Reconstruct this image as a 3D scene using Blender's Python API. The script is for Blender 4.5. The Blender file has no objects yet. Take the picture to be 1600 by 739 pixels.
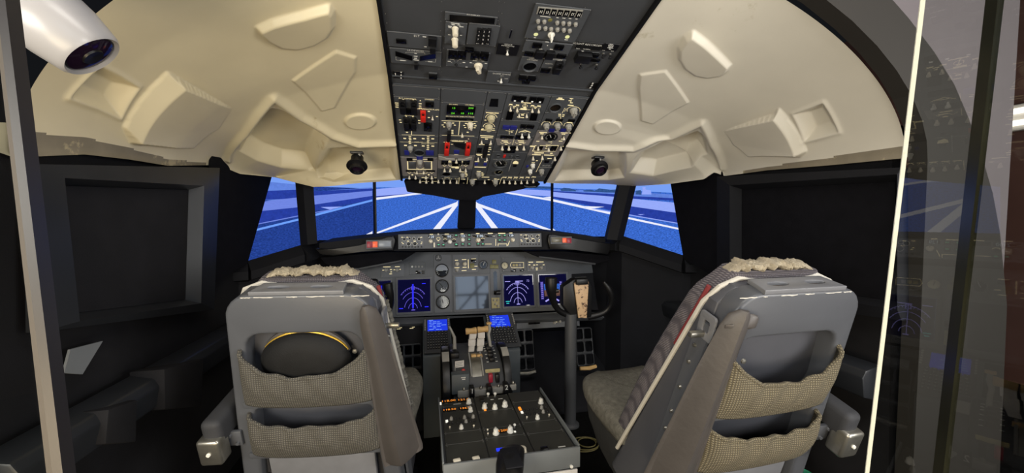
import bpy, bmesh, math, random
import numpy as np
from math import sin, cos, radians, pi, sqrt, atan2
from mathutils import Vector, Matrix, noise
from mathutils.bvhtree import BVHTree

random.seed(4)
SC = bpy.context.scene
COL = SC.collection
V = Vector

# ------------------------------------------------------------------ camera, world, lights
FPX = 610.0
YAW = radians(12.5)
PIT = math.atan(29.5 / FPX)
EYE = V((-0.30, 0.0, 1.50))
cf = V((sin(YAW) * cos(PIT), cos(YAW) * cos(PIT), -sin(PIT)))
cr = V((cos(YAW), -sin(YAW), 0))
cu = cr.cross(cf)
cam = bpy.data.cameras.new('camera')
cam.sensor_width = 36
cam.lens = 36 * FPX / 1600
cam.clip_start = 0.02
cam_o = bpy.data.objects.new('camera', cam)
cam_o.matrix_world = Matrix.Translation(EYE) @ Matrix((cr, cu, -cf)).transposed().to_4x4()
COL.objects.link(cam_o)
SC.camera = cam_o

SC.view_settings.view_transform = 'Standard'
SC.view_settings.look = 'None'
SC.view_settings.exposure = 0.0
SC.view_settings.gamma = 1.0
SC.view_settings.use_curve_mapping = False

world = bpy.data.worlds.new('world')
SC.world = world
world.use_nodes = True
world.node_tree.nodes['Background'].inputs[0].default_value = (0.55, 0.6, 0.7, 1)
world.node_tree.nodes['Background'].inputs[1].default_value = 0.012


def area(name, loc, target, sx, sy, power, col):
    l = bpy.data.lights.new(name, 'AREA')
    l.shape = 'RECTANGLE'
    l.size, l.size_y = sx, sy
    l.energy = power
    l.color = col
    o = bpy.data.objects.new(name, l)
    o.location = loc
    o.rotation_euler = (V(target) - V(loc)).to_track_quat('-Z', 'Y').to_euler()
    COL.objects.link(o)
    return o


# lobby light behind the visitor; left and right hang low to rake the shells
area('lobby_lamp_left', (-1.65, -0.75, 1.65), (-0.5, 1.2, 2.0), 1.0, 0.7, 42, (1.0, 0.96, 0.86))
area('lobby_lamp_right', (1.75, -0.85, 1.70), (0.6, 1.1, 2.0), 1.0, 0.7, 40, (1.0, 0.97, 0.92))
area('added_uplight_left', (-0.9, -0.8, 0.80), (-0.7, 1.0, 2.1), 1.2, 0.6, 29, (1.0, 0.80, 0.52))  # added low and aimed up to brighten the left shell; no real lamp there
area('added_uplight_right', (1.0, -0.8, 0.80), (0.6, 1.0, 2.1), 1.2, 0.6, 14, (1.0, 0.95, 0.88))  # added low on the right, aimed up at the shell; stands for no fitting
area('lobby_lamp_overhead', (0.2, -0.1, 2.75), (0.25, 1.2, 1.0), 1.6, 0.3, 20, (1.0, 0.95, 0.88))


def ray(px, py):
    return (cf + cr * ((px - 800) / FPX) + cu * ((369.5 - py) / FPX))


def PY(px, py, y):
    d = ray(px, py)
    return EYE + d * ((y - EYE.y) / d.y)


def PX(px, py, x):
    d = ray(px, py)
    return EYE + d * ((x - EYE.x) / d.x)


def PZ(px, py, z):
    d = ray(px, py)
    return EYE + d * ((z - EYE.z) / d.z)


def crop(ox, oy, s):
    return lambda x, y: (ox + x / s, oy + y / s)


# ------------------------------------------------------------------ materials
def lin(c):
    c = c / 255.0
    return c / 12.92 if c <= 0.04045 else ((c + 0.055) / 1.055) ** 2.4


def rgb(r, g, b):
    return (lin(r), lin(g), lin(b), 1)


def mat(name, col, rough=0.5, metal=0.0, var=0.0, vscale=8.0, bump=0.0, bscale=120.0, em=None, es=0.0, spec=0.5,
        wear=None, wscale=14.0, wamt=0.62):
    m = bpy.data.materials.new(name)
    m.use_nodes = True
    nt = m.node_tree
    b = nt.nodes['Principled BSDF']
    b.inputs['Base Color'].default_value = col
    b.inputs['Roughness'].default_value = rough
    b.inputs['Metallic'].default_value = metal
    b.inputs['Specular IOR Level'].default_value = spec
    tc = nt.nodes.new('ShaderNodeTexCoord')
    last = None
    if var:
        n = nt.nodes.new('ShaderNodeTexNoise')
        n.inputs['Scale'].default_value = vscale
        n.inputs['Detail'].default_value = 6
        nt.links.new(tc.outputs['Object'], n.inputs['Vector'])
        r = nt.nodes.new('ShaderNodeValToRGB')
        r.color_ramp.elements[0].position = 0.3
        r.color_ramp.elements[1].position = 0.7
        r.color_ramp.elements[0].color = tuple(c * (1 - var) for c in col[:3]) + (1,)
        r.color_ramp.elements[1].color = tuple(min(1, c * (1 + var)) for c in col[:3]) + (1,)
        nt.links.new(n.outputs['Fac'], r.inputs['Fac'])
        last = r.outputs['Color']
    if wear:
        n = nt.nodes.new('ShaderNodeTexNoise')
        n.inputs['Scale'].default_value = wscale
        n.inputs['Detail'].default_value = 9
        n.inputs['Roughness'].default_value = 0.7
        nt.links.new(tc.outputs['Object'], n.inputs['Vector'])
        r = nt.nodes.new('ShaderNodeValToRGB')
        r.color_ramp.elements[0].position = wamt
        r.color_ramp.elements[1].position = wamt + 0.05
        nt.links.new(n.outputs['Fac'], r.inputs['Fac'])
        mx = nt.nodes.new('ShaderNodeMixRGB')
        nt.links.new(r.outputs['Color'], mx.inputs['Fac'])
        if last:
            nt.links.new(last, mx.inputs[1])
        else:
            mx.inputs[1].default_value = col
        mx.inputs[2].default_value = wear
        last = mx.outputs['Color']
    if last:
        nt.links.new(last, b.inputs['Base Color'])
    if bump:
        n = nt.nodes.new('ShaderNodeTexNoise')
        n.inputs['Scale'].default_value = bscale
        n.inputs['Detail'].default_value = 4
        nt.links.new(tc.outputs['Object'], n.inputs['Vector'])
        bp = nt.nodes.new('ShaderNodeBump')
        bp.inputs['Strength'].default_value = bump
        bp.inputs['Distance'].default_value = 0.004
        nt.links.new(n.outputs['Fac'], bp.inputs['Height'])
        nt.links.new(bp.outputs['Normal'], b.inputs['Normal'])
    if em:
        b.inputs['Emission Color'].default_value = em
        b.inputs['Emission Strength'].default_value = es
    return m


def weave(name, c1, c2, scale=160.0, rough=0.9):
    """knitted net fabric: two crossed wave bands"""
    m = bpy.data.materials.new(name)
    m.use_nodes = True
    nt = m.node_tree
    b = nt.nodes['Principled BSDF']
    b.inputs['Roughness'].default_value = rough
    tc = nt.nodes.new('ShaderNodeTexCoord')
    outs = []
    for d in ('X', 'Z'):
        w = nt.nodes.new('ShaderNodeTexWave')
        w.bands_direction = d
        w.inputs['Scale'].default_value = scale / 6.28
        w.inputs['Distortion'].default_value = 0.6
        w.inputs['Detail'].default_value = 1
        nt.links.new(tc.outputs['Object'], w.inputs['Vector'])
        outs.append(w.outputs['Fac'])
    mu = nt.nodes.new('ShaderNodeMath')
    mu.operation = 'MULTIPLY'
    nt.links.new(outs[0], mu.inputs[0])
    nt.links.new(outs[1], mu.inputs[1])
    r = nt.nodes.new('ShaderNodeValToRGB')
    r.color_ramp.elements[0].color = c1
    r.color_ramp.elements[1].color = c2
    r.color_ramp.elements[1].position = 0.6
    nt.links.new(mu.outputs[0], r.inputs['Fac'])
    nt.links.new(r.outputs['Color'], b.inputs['Base Color'])
    bp = nt.nodes.new('ShaderNodeBump')
    bp.inputs['Strength'].default_value = 0.7
    bp.inputs['Distance'].default_value = 0.004
    nt.links.new(mu.outputs[0], bp.inputs['Height'])
    nt.links.new(bp.outputs['Normal'], b.inputs['Normal'])
    return m


def emit(name, col, s=1.0, var=0.0, scale=200.0, stretch=1.0):
    """screen pixels: emission, optionally with grain"""
    m = bpy.data.materials.new(name)
    m.use_nodes = True
    nt = m.node_tree
    nt.nodes.remove(nt.nodes['Principled BSDF'])
    e = nt.nodes.new('ShaderNodeEmission')
    e.inputs[0].default_value = col
    e.inputs[1].default_value = s
    if var:
        tc = nt.nodes.new('ShaderNodeTexCoord')
        mp = nt.nodes.new('ShaderNodeMapping')
        mp.inputs['Scale'].default_value = (1, 1, stretch)
        nt.links.new(tc.outputs['Object'], mp.inputs['Vector'])
        n = nt.nodes.new('ShaderNodeTexNoise')
        n.inputs['Scale'].default_value = scale
        n.inputs['Detail'].default_value = 8
        n.inputs['Roughness'].default_value = 0.75
        nt.links.new(mp.outputs['Vector'], n.inputs['Vector'])
        r = nt.nodes.new('ShaderNodeValToRGB')
        r.color_ramp.elements[0].position = 0.32
        r.color_ramp.elements[1].position = 0.68
        r.color_ramp.elements[0].color = tuple(c * (1 - var) for c in col[:3]) + (1,)
        r.color_ramp.elements[1].color = tuple(c * (1 + var) for c in col[:3]) + (1,)
        nt.links.new(n.outputs['Fac'], r.inputs['Fac'])
        nt.links.new(r.outputs['Color'], e.inputs[0])
    nt.links.new(e.outputs[0], nt.nodes['Material Output'].inputs[0])
    return m


def glass_mat(name, tint):
    m = bpy.data.materials.new(name)
    m.use_nodes = True
    nt = m.node_tree
    nt.nodes.remove(nt.nodes['Principled BSDF'])
    t = nt.nodes.new('ShaderNodeBsdfTransparent')
    t.inputs[0].default_value = tint
    g = nt.nodes.new('ShaderNodeBsdfGlossy')
    g.inputs['Roughness'].default_value = 0.01
    f = nt.nodes.new('ShaderNodeFresnel')
    f.inputs[0].default_value = 1.36
    mx = nt.nodes.new('ShaderNodeMixShader')
    ge = nt.nodes.new('ShaderNodeNewGeometry')          # only the outer skin mirrors, the inner face lets light out
    fr = nt.nodes.new('ShaderNodeMath')
    fr.operation = 'SUBTRACT'
    fr.use_clamp = True
    nt.links.new(f.outputs[0], fr.inputs[0])
    nt.links.new(ge.outputs['Backfacing'], fr.inputs[1])
    nt.links.new(fr.outputs[0], mx.inputs[0])
    nt.links.new(t.outputs[0], mx.inputs[1])
    nt.links.new(g.outputs[0], mx.inputs[2])
    nt.links.new(mx.outputs[0], nt.nodes['Material Output'].inputs[0])
    return m


M = {}
M['shell_l'] = mat('cream_gelcoat_warm_lit', rgb(218, 207, 176), 0.42, var=0.05, vscale=5, bump=0.04, bscale=60, wear=rgb(196, 180, 142), wscale=4, wamt=0.64)  # same cream shell, tinted yellower for the warm light on this side
M['shell_r'] = mat('cream_gelcoat_cool_lit', rgb(212, 207, 194), 0.42, var=0.04, vscale=5, bump=0.04, bscale=60, wear=rgb(196, 190, 172), wscale=4, wamt=0.64)  # same cream shell, greyer tint for the cooler light on this side
M['shell_edge'] = mat('bare_shell_edge', rgb(128, 120, 104), 0.6, var=.12, vscale=14, wear=rgb(170, 158, 130), wscale=9, wamt=.58)
M['black'] = mat('black_cloth', rgb(20, 20, 24), 0.95, var=0.15, vscale=20, bump=0.2, bscale=300, spec=0.1)
M['blackp'] = mat('black_plastic', rgb(16, 16, 18), 0.42)
M['matte'] = mat('matte_black_paint', rgb(20, 21, 26), 0.75, var=0.12, vscale=10, bump=0.1, bscale=200, spec=0.25)
M['wall'] = mat('charcoal_lining', rgb(32, 32, 35), 0.85, var=0.12, vscale=12, bump=0.2, bscale=250, spec=0.2)
M['frame'] = mat('charcoal_frame_paint', rgb(38, 40, 44), 0.36, var=0.08, vscale=9, spec=0.3)
M['carpet'] = mat('black_carpet', rgb(20, 20, 20), 1.0, var=0.3, vscale=60, bump=0.4, bscale=400, spec=0.05)
M['bulk'] = mat('bulkhead_paint', rgb(38, 35, 31), 0.7, var=0.04, vscale=6)
M['outer'] = mat('lobby_wall_paint', rgb(98, 92, 95), 0.7, var=0.04, vscale=6)
M['brown'] = mat('lobby_brown_panel', rgb(110, 78, 70), 0.5, var=0.1, vscale=3)
M['panel'] = mat('instrument_grey', rgb(84, 87, 92), 0.5, var=0.06, vscale=12)
M['panel_hi'] = mat('instrument_grey_module', rgb(94, 97, 103), 0.48, var=0.05, vscale=12)
M['oh'] = mat('overhead_grey', rgb(64, 66, 70), 0.55, var=0.06, vscale=10)
M['oh2'] = mat('overhead_grey_module', rgb(74, 77, 82), 0.5, var=0.05, vscale=10)
M['oh_l'] = mat('overhead_light_module', rgb(126, 122, 122), 0.5, var=0.05, vscale=10)
M['steel'] = mat('worn_steel', rgb(170, 168, 160), 0.35, 0.9, var=0.15, vscale=30)
M['screw'] = mat('screw_metal', rgb(120, 120, 118), 0.4, 0.8)
M['cream'] = mat('cream_knob', rgb(226, 218, 198), 0.4)
M['white'] = mat('white_knob', rgb(235, 234, 226), 0.35)
M['grey'] = mat('grey_knob', rgb(158, 156, 150), 0.4)
M['tan'] = mat('tan_lever_grip', rgb(208, 170, 112), 0.5, var=0.08, vscale=40)
M['red'] = mat('red_guard', rgb(214, 44, 34), 0.4)
M['legend'] = mat('backlit_lettering', rgb(240, 226, 180), 0.5, em=rgb(255, 236, 180), es=0.5)
M['print'] = mat('white_lettering', rgb(225, 225, 220), 0.6)
M['print_d'] = mat('dull_lettering', rgb(150, 150, 148), 0.6)
M['ink'] = mat('black_lettering', rgb(25, 25, 25), 0.7)
M['green'] = emit('green_digits', rgb(120, 255, 60), 1.0)
M['wdigit'] = emit('white_digits', rgb(225, 240, 255), 1.1)
M['gled'] = emit('green_bar', rgb(120, 225, 175), 0.9)
M['amber'] = emit('amber_digits', rgb(255, 150, 50), 1.2)
M['lamp_y'] = emit('lit_capsule', rgb(240, 238, 170), 0.9)
M['lamp_w'] = emit('lit_spot', rgb(255, 250, 235), 1.0)
M['blue_ann'] = mat('blue_annunciator', rgb(30, 32, 92), 0.3, em=rgb(40, 44, 130), es=0.25)
M['dark'] = mat('dark_window', rgb(9, 9, 11), 0.15)
M['lens'] = mat('lens_glass', rgb(36, 22, 40), 0.06)
M['cam_white'] = mat('camera_white', rgb(160, 158, 160), 0.3)
M['olive'] = mat('olive_light', rgb(120, 116, 66), 0.4)
M['gauge_w'] = mat('gauge_beige', rgb(196, 188, 156), 0.4)
M['seat'] = mat('seat_grey_enamel', rgb(80, 82, 87), 0.38, var=0.05, vscale=7, bump=0.05, bscale=90, wear=rgb(120, 120, 120), wscale=9, wamt=0.68)
M['seat_d'] = mat('seat_grey_shell', rgb(72, 73, 79), 0.55, var=0.08, vscale=9, bump=0.06, bscale=90)
M['plate'] = mat('seat_plate_grey', rgb(112, 113, 117), 0.35, var=0.06, vscale=30, wear=rgb(94, 88, 82), wscale=18, wamt=0.64)
M['pouch'] = weave('net_pouch_grey', rgb(62, 60, 56), rgb(112, 108, 98), 330)
M['pouch_r'] = weave('net_pouch_tan', rgb(76, 70, 56), rgb(134, 124, 100), 330)
M['rib'] = weave('ribbed_seat_cloth', rgb(70, 66, 72), rgb(124, 118, 122), 420)
M['leather'] = mat('grey_leather', rgb(72, 68, 66), 0.5, var=0.08, vscale=14, bump=0.15, bscale=70)
M['warn_slot'] = mat('worn_slot_lining', rgb(58, 48, 40), .8, var=.4, vscale=80)
M['piping'] = mat('white_piping', rgb(190, 186, 176), 0.7)
M['redtrim'] = mat('red_piping', rgb(120, 44, 46), 0.8)
M['fleece'] = mat('sheepskin', rgb(156, 146, 126), 1.0, var=0.18, vscale=60, bump=1.0, bscale=180)
M['fleece_g'] = mat('grey_sheepskin', rgb(108, 106, 99), 1.0, var=0.22, vscale=50, bump=1.0, bscale=160, spec=0.1)
M['pad'] = mat('dark_arm_pad', rgb(46, 47, 51), 0.7, var=0.08, vscale=20)
M['canvas'] = mat('dark_canvas', rgb(42, 43, 44), 0.9, var=0.2, vscale=25, bump=0.4, bscale=40)
M['cap'] = mat('black_cap_felt', rgb(16, 16, 17), 0.7, var=0.2, vscale=30, bump=0.2, bscale=300, spec=0.3)
M['gold'] = mat('gold_braid', rgb(196, 160, 60), 0.4, 0.6)
M['edge'] = mat('polished_glass_edge', rgb(226, 226, 214), 0.25, em=rgb(226, 226, 210), es=0.0)
M['gedge'] = mat('dark_green_glass_edge', rgb(30, 30, 20), 0.2, var=0.4, vscale=12)
M['bronze'] = mat('dark_bar', rgb(38, 36, 40), 0.4)
M['barlit'] = mat('grey_seal', rgb(74, 68, 62), 0.6)
M['glass'] = glass_mat('clear_glass', (0.90, 0.91, 0.90, 1))
M['clip'] = mat('scuffed_chart_plate', rgb(200, 168, 132), 0.5, var=0.1, vscale=20, wear=rgb(84, 62, 50), wscale=40, wamt=0.53)
M['column'] = mat('column_grey', rgb(70, 72, 76), 0.45)
M['placard'] = mat('white_placard', rgb(214, 210, 205), 0.6)
M['grey_face'] = mat('pedestal_grey', rgb(112, 116, 118), 0.5, var=0.05, vscale=10)
M['grey_blue'] = mat('quadrant_grey', rgb(84, 91, 96), 0.5, var=0.06, vscale=14)
M['ped'] = mat('pedestal_module_dark', rgb(50, 50, 46), 0.55, var=0.1, vscale=18)
M['gear_cream'] = mat('cream_faceplate', rgb(176, 166, 120), 0.5, var=0.2, vscale=60)
M['teal'] = mat('teal_plastic', rgb(60, 150, 120), 0.4)
M['patch_grey'] = mat('grey_patch', rgb(120, 124, 128), 0.6, var=0.06, vscale=10)
M['warn_r'] = mat('dark_red_caption', rgb(130, 26, 44), 0.35, em=rgb(150, 30, 50), es=0.25)
M['warn_o'] = mat('orange_caption', rgb(226, 92, 50), 0.35, em=rgb(230, 90, 50), es=0.4)
M['cap_grey'] = mat('unlit_caption', rgb(140, 146, 156), 0.3)
M['cap_olive'] = mat('unlit_caption_olive', rgb(104, 100, 84), 0.3)
M['blue_strip'] = emit('blue_strip', rgb(40, 60, 255), 1.2)
M['tube'] = emit('fluorescent', rgb(255, 246, 230), 2.5)
M['gauge_glass'] = mat('mirror_gauge_glass', rgb(110, 116, 124), .05, spec=1.0)
M['gauge_glass'].node_tree.nodes['Principled BSDF'].inputs['IOR'].default_value = 2.6
M['du_off'] = mat('blank_display_glass', rgb(60, 66, 76), 0.05)


# ------------------------------------------------------------------ mesh tools
class MB:
    def __init__(s):
        s.bm = bmesh.new()

    def faces(s, vs, fs, mi=0):
        bv = [s.bm.verts.new(v) for v in vs]
        out = []
        for f in fs:
            try:
                fc = s.bm.faces.new([bv[i] for i in f])
                fc.material_index = mi
                out.append(fc)
            except ValueError:
                pass
        return bv, out

    def box(s, c, size, Mx=None, mi=0, bev=0.0, seg=2):
        sx, sy, sz = [a / 2 for a in size]
        R = Mx or Matrix.Identity(4)
        c = V(c)
        vs = [R @ (c + V((x * sx, y * sy, z * sz))) for x in (-1, 1) for y in (-1, 1) for z in (-1, 1)]
        fs = [(0, 1, 3, 2), (4, 6, 7, 5), (0, 4, 5, 1), (2, 3, 7, 6), (0, 2, 6, 4), (1, 5, 7, 3)]
        bv, ff = s.faces(vs, fs, mi)
        if bev:
            es = list({e for f in ff for e in f.edges})
            r = bmesh.ops.bevel(s.bm, geom=es, offset=bev, segments=seg, affect='EDGES', profile=0.5)
            for f in r['faces']:
                f.material_index = mi
        return s

    def prism(s, pts, off, mi=0, bev=0.0, seg=2):
        n = len(pts)
        off = V(off)
        vs = [V(p) for p in pts] + [V(p) + off for p in pts]
        fs = [tuple(range(n))[::-1], tuple(range(n, 2 * n))]
        fs += [(i, (i + 1) % n, n + (i + 1) % n, n + i) for i in range(n)]
        bv, ff = s.faces(vs, fs, mi)
        if bev:
            es = list({e for f in ff for e in f.edges})
            r = bmesh.ops.bevel(s.bm, geom=es, offset=bev, segments=seg, affect='EDGES', profile=0.5)
            for f in r['faces']:
                f.material_index = mi
        return s

    def hull(s, a, b, mi=0, bev=0.0):
        """two equal loops of points joined as a solid"""
        n = len(a)
        vs = [V(p) for p in a] + [V(p) for p in b]
        fs = [tuple(range(n))[::-1], tuple(range(n, 2 * n))]
        fs += [(i, (i + 1) % n, n + (i + 1) % n, n + i) for i in range(n)]
        bv, ff = s.faces(vs, fs, mi)
        if bev:
            es = list({e for f in ff for e in f.edges})
            r = bmesh.ops.bevel(s.bm, geom=es, offset=bev, segments=2, affect='EDGES', profile=0.5)
            for f in r['faces']:
                f.material_index = mi
        return s

    def ringplate(s, outer, inner, off, mi=0):
        """flat frame between two loops of the same count, extruded by off"""
        n = len(outer)
        off = V(off)
        vs = [V(p) for p in outer] + [V(p) for p in inner] + [V(p) + off for p in outer] + [V(p) + off for p in inner]
        fs = []
        for i in range(n):
            j = (i + 1) % n
            fs += [(i, j, n + j, n + i), (2 * n + i, 3 * n + i, 3 * n + j, 2 * n + j), (i, 2 * n + i, 2 * n + j, j), (n + i, n + j, 3 * n + j, 3 * n + i)]
        s.faces(vs, fs, mi)
        return s

    def cone(s, p0, p1, r0, r1, seg=16, mi=0):
        p0, p1 = V(p0), V(p1)
        q = (p1 - p0).to_track_quat('Z', 'Y').to_matrix()
        vs = []
        for p, r in ((p0, r0), (p1, r1)):
            vs += [p + q @ V((r * cos(2 * pi * i / seg), r * sin(2 * pi * i / seg), 0)) for i in range(seg)]
        fs = [(i, (i + 1) % seg, seg + (i + 1) % seg, seg + i) for i in range(seg)]
        fs += [tuple(range(seg))[::-1], tuple(range(seg, 2 * seg))]
        s.faces(vs, fs, mi)
        return s

    def lathe(s, prof, Mx=None, seg=24, mi=0, sx=1.0, sy=1.0, caps=True):
        R = Mx or Matrix.Identity(4)
        vs, fs = [], []
        n = len(prof)
        for r, z in prof:
            vs += [R @ V((sx * r * cos(2 * pi * i / seg), sy * r * sin(2 * pi * i / seg), z)) for i in range(seg)]
        for k in range(n - 1):
            fs += [(k * seg + i, k * seg + (i + 1) % seg, (k + 1) * seg + (i + 1) % seg, (k + 1) * seg + i) for i in range(seg)]
        if caps:
            fs += [tuple(range(seg))[::-1], tuple(range((n - 1) * seg, n * seg))]
        s.faces(vs, fs, mi)
        return s

    def tube(s, pts, r, seg=8, mi=0):
        pts = [V(p) for p in pts]
        n = len(pts)
        rs = r if isinstance(r, (list, tuple)) else [r] * n
        vs, fs = [], []
        up = None
        for k, p in enumerate(pts):
            t = (pts[min(k + 1, n - 1)] - pts[max(k - 1, 0)]).normalized()
            if up is None:
                up = t.orthogonal().normalized()
            up = (up - t * up.dot(t)).normalized()
            w = t.cross(up)
            vs += [p + (up * cos(2 * pi * i / seg) + w * sin(2 * pi * i / seg)) * rs[k] for i in range(seg)]
        for k in range(n - 1):
            fs += [(k * seg + i, k * seg + (i + 1) % seg, (k + 1) * seg + (i + 1) % seg, (k + 1) * seg + i) for i in range(seg)]
        fs += [tuple(range(seg))[::-1], tuple(range((n - 1) * seg, n * seg))]
        s.faces(vs, fs, mi)
        return s

    def grid(s, fn, nu, nv, mi=0):
        vs = [V(fn(i / nu, j / nv)) for j in range(nv + 1) for i in range(nu + 1)]
        w = nu + 1
        fs = [(j * w + i, j * w + i + 1, (j + 1) * w + i + 1, (j + 1) * w + i) for j in range(nv) for i in range(nu)]
        s.faces(vs, fs, mi)
        return s

    def mesh(s, me, Mx, mi=0):
        vs = [Mx @ v.co for v in me.vertices]
        s.faces(vs, [tuple(p.vertices) for p in me.polygons], mi)
        return s

    def text(s, body, Mx, size, mi=0, ax='CENTER'):
        cu_ = bpy.data.curves.new('txt', 'FONT')
        cu_.body = body
        cu_.size = size
        cu_.align_x = ax
        cu_.align_y = 'CENTER'
        cu_.resolution_u = 2
        o = bpy.data.objects.new('txt', cu_)
        me = bpy.data.meshes.new_from_object(o)
        s.mesh(me, Mx, mi)
        bpy.data.objects.remove(o)
        bpy.data.curves.remove(cu_)
        bpy.data.meshes.remove(me)
        return s

    def plate(s, outer, holes, depth, Mx, bev=0.0, mi=0):
        """2-D outline with holes, extruded and rounded by a curve"""
        c = bpy.data.curves.new('pl', 'CURVE')
        c.dimensions = '2D'
        c.fill_mode = 'BOTH'
        c.extrude = max(0.0, depth / 2 - bev)
        c.bevel_depth = bev
        c.bevel_resolution = 2
        c.offset = -bev
        for lp in [outer] + holes:
            sp = c.splines.new('POLY')
            sp.points.add(len(lp) - 1)
            for p, q in zip(sp.points, lp):
                p.co = (q[0], q[1], 0, 1)
            sp.use_cyclic_u = True
        o = bpy.data.objects.new('pl', c)
        me = bpy.data.meshes.new_from_object(o)
        s.mesh(me, Mx, mi)
        bpy.data.objects.remove(o)
        bpy.data.curves.remove(c)
        bpy.data.meshes.remove(me)
        return s

    def data(s, name, mats, ang=35):
        bmesh.ops.remove_doubles(s.bm, verts=s.bm.verts, dist=1e-6)
        bmesh.ops.recalc_face_normals(s.bm, faces=s.bm.faces)
        me = bpy.data.meshes.new(name)
        s.bm.to_mesh(me)
        s.bm.free()
        for m in (mats if isinstance(mats, (list, tuple)) else [mats]):
            me.materials.append(M[m] if isinstance(m, str) else m)
        if ang and len(me.polygons):
            me.polygons.foreach_set('use_smooth', [True] * len(me.polygons))
            me.set_sharp_from_angle(angle=radians(ang))
        return me

    def obj(s, name, mats, parent=None, ang=35, **kw):
        return put(name, s.data(name, mats, ang), Matrix.Identity(4), parent, **kw)


WM = {}


def put(name, data, Mx, parent=None, label=None, cat=None, group=None, kind=None, plabel=None):
    o = bpy.data.objects.new(name, data)
    COL.objects.link(o)
    if parent:
        o.parent = parent
        o.matrix_parent_inverse = WM[parent.name].inverted()
    o.matrix_basis = Mx
    WM[o.name] = Mx.copy()
    if label:
        o['label'] = label
    if cat:
        o['category'] = cat
    if group:
        o['group'] = group
    if kind:
        o['kind'] = kind
    return o


def thing(name, loc, label, cat, group=None, kind=None):
    return put(name, None, Matrix.Translation(V(loc)), None, label, cat, group, kind)


def lerp(a, b, t):
    return a + (b - a) * t


def rrect(w, h, r, n=5, cx=0.0, cy=0.0):
    out = []
    for k, (sx, sy) in enumerate(((1, 1), (-1, 1), (-1, -1), (1, -1))):
        for i in range(n + 1):
            a = (k + i / n) * pi / 2
            out.append((cx + sx * (w / 2 - r) + r * cos(a), cy + sy * (h / 2 - r) + r * sin(a)))
    return out


class Panel:
    """a flat instrument face with its own axes: U right, Vv up the panel, N out of it"""

    def __init__(s, o, vdir, u=(1, 0, 0)):
        s.o, s.U, s.Vv = V(o), V(u).normalized(), V(vdir).normalized()
        s.N = s.U.cross(s.Vv).normalized()

    def hit(s, px, py, n=0.0):
        d = ray(px, py)
        t = (s.o + s.N * n - EYE).dot(s.N) / d.dot(s.N)
        q = EYE + d * t - s.o
        return q.dot(s.U), q.dot(s.Vv)

    def P(s, u, v, n=0.0):
        return s.o + s.U * u + s.Vv * v + s.N * n

    def p(s, px, py, n=0.0):
        return s.P(*s.hit(px, py, 0), n)

    def Mx(s, u, v, n=0.0, rot=0.0, sc=1.0):
        m = Matrix((s.U, s.Vv, s.N)).transposed().to_4x4()
        return Matrix.Translation(s.P(u, v, n)) @ m @ Matrix.Rotation(rot, 4, 'Z') @ Matrix.Scale(sc, 4)

    def m(s, px, py, n=0.0, rot=0.0, sc=1.0):
        return s.Mx(*s.hit(px, py), n, rot, sc)

    def su(s, px, py):
        return abs(s.hit(px + 1, py)[0] - s.hit(px, py)[0])

    def sv(s, px, py):
        return abs(s.hit(px, py + 1)[1] - s.hit(px, py)[1])

    def block(s, mb, px, py, w, h, n0, n1, mi=0, bev=0.0):
        """box on the panel, centre and size in photo pixels, height in metres"""
        u, v = s.hit(px, py)
        mb.box((0, 0, (n0 + n1) / 2), (w * s.su(px, py), h * s.sv(px, py), n1 - n0), s.Mx(u, v), mi, bev)

    def poly(s, mb, pts, n0, n1, mi=0, bev=0.0):
        q = [s.P(*s.hit(*p), n0) for p in pts]
        mb.prism(q, s.N * (n1 - n0), mi, bev)

    def stroke(s, mb, pts, wpx, n=0.0008, mi=0, closed=False):
        """printed line through photo points"""
        uv = [V(s.hit(*p)) for p in pts]
        w = wpx * s.su(*pts[0]) / 2
        seg = list(zip(uv, uv[1:] + uv[:1])) if closed else list(zip(uv, uv[1:]))
        for a, b in seg:
            d = (b - a)
            if d.length < 1e-6:
                continue
            d.normalize()
            q = V((-d.y, d.x)) * w
            e = d * w * 0.5
            mb.faces([s.P(*(a - e + q), n), s.P(*(a - e - q), n), s.P(*(b + e - q), n), s.P(*(b + e + q), n)], [(0, 1, 2, 3)], mi)

    def txt(s, mb, px, py, body, hpx, n=0.001, mi=0, ax='CENTER'):
        mb.text(body, s.m(px, py, n), hpx * min(s.sv(px, py), 1.25 * s.su(px, py)) * 1.4, mi, ax)


def arc(cx, cy, rx, ry, a0, a1, n=20):
    return [(cx + rx * cos(radians(lerp(a0, a1, i / n))), cy - ry * sin(radians(lerp(a0, a1, i / n)))) for i in range(n + 1)]


# shared small controls (unit: 1 = one photo pixel at that spot, scaled on placing)
def d_toggle(nut, bat, long=7.0, tip=1.9, tilt=-22, name='toggle_switch'):
    b = MB()
    b.lathe([(0.1, 0), (2.3, 0), (2.3, 1.2), (1.7, 1.8), (0.2, 1.8)], None, 10, 0)
    R = Matrix.Rotation(radians(-tilt), 4, 'X')
    b.lathe([(0.1, 1), (0.9, 1.2), (1.0, long * 0.45), (tip, long * 0.75), (tip, long * 0.92), (tip * 0.6, long), (0.1, long)], R, 10, 1)
    return b.data(name, [nut, bat])


def d_knob(m, r=3.4, h=6.0, point=True, facets=14, skirt=True, name='rotary_knob'):
    b = MB()
    pr = ([(0.1, 0), (r * 1.15, 0), (r * 1.15, h * 0.22), (r * 0.95, h * 0.3)] if skirt else [(0.1, 0), (r, 0)])
    pr += [(r * 0.86, h * 0.9), (r * 0.74, h), (0.1, h)]
    b.lathe(pr, None, facets, 0)
    if point:
        b.box((0, 0, h * 0.95), (r * 0.55, r * 1.9, h * 0.5), None, 0, 0.25)
        b.box((0, r * 0.6, h * 1.205), (r * 0.14, r * 0.7, 0.05), None, 1)
    return b.data(name, [m, 'ink'])


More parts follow.
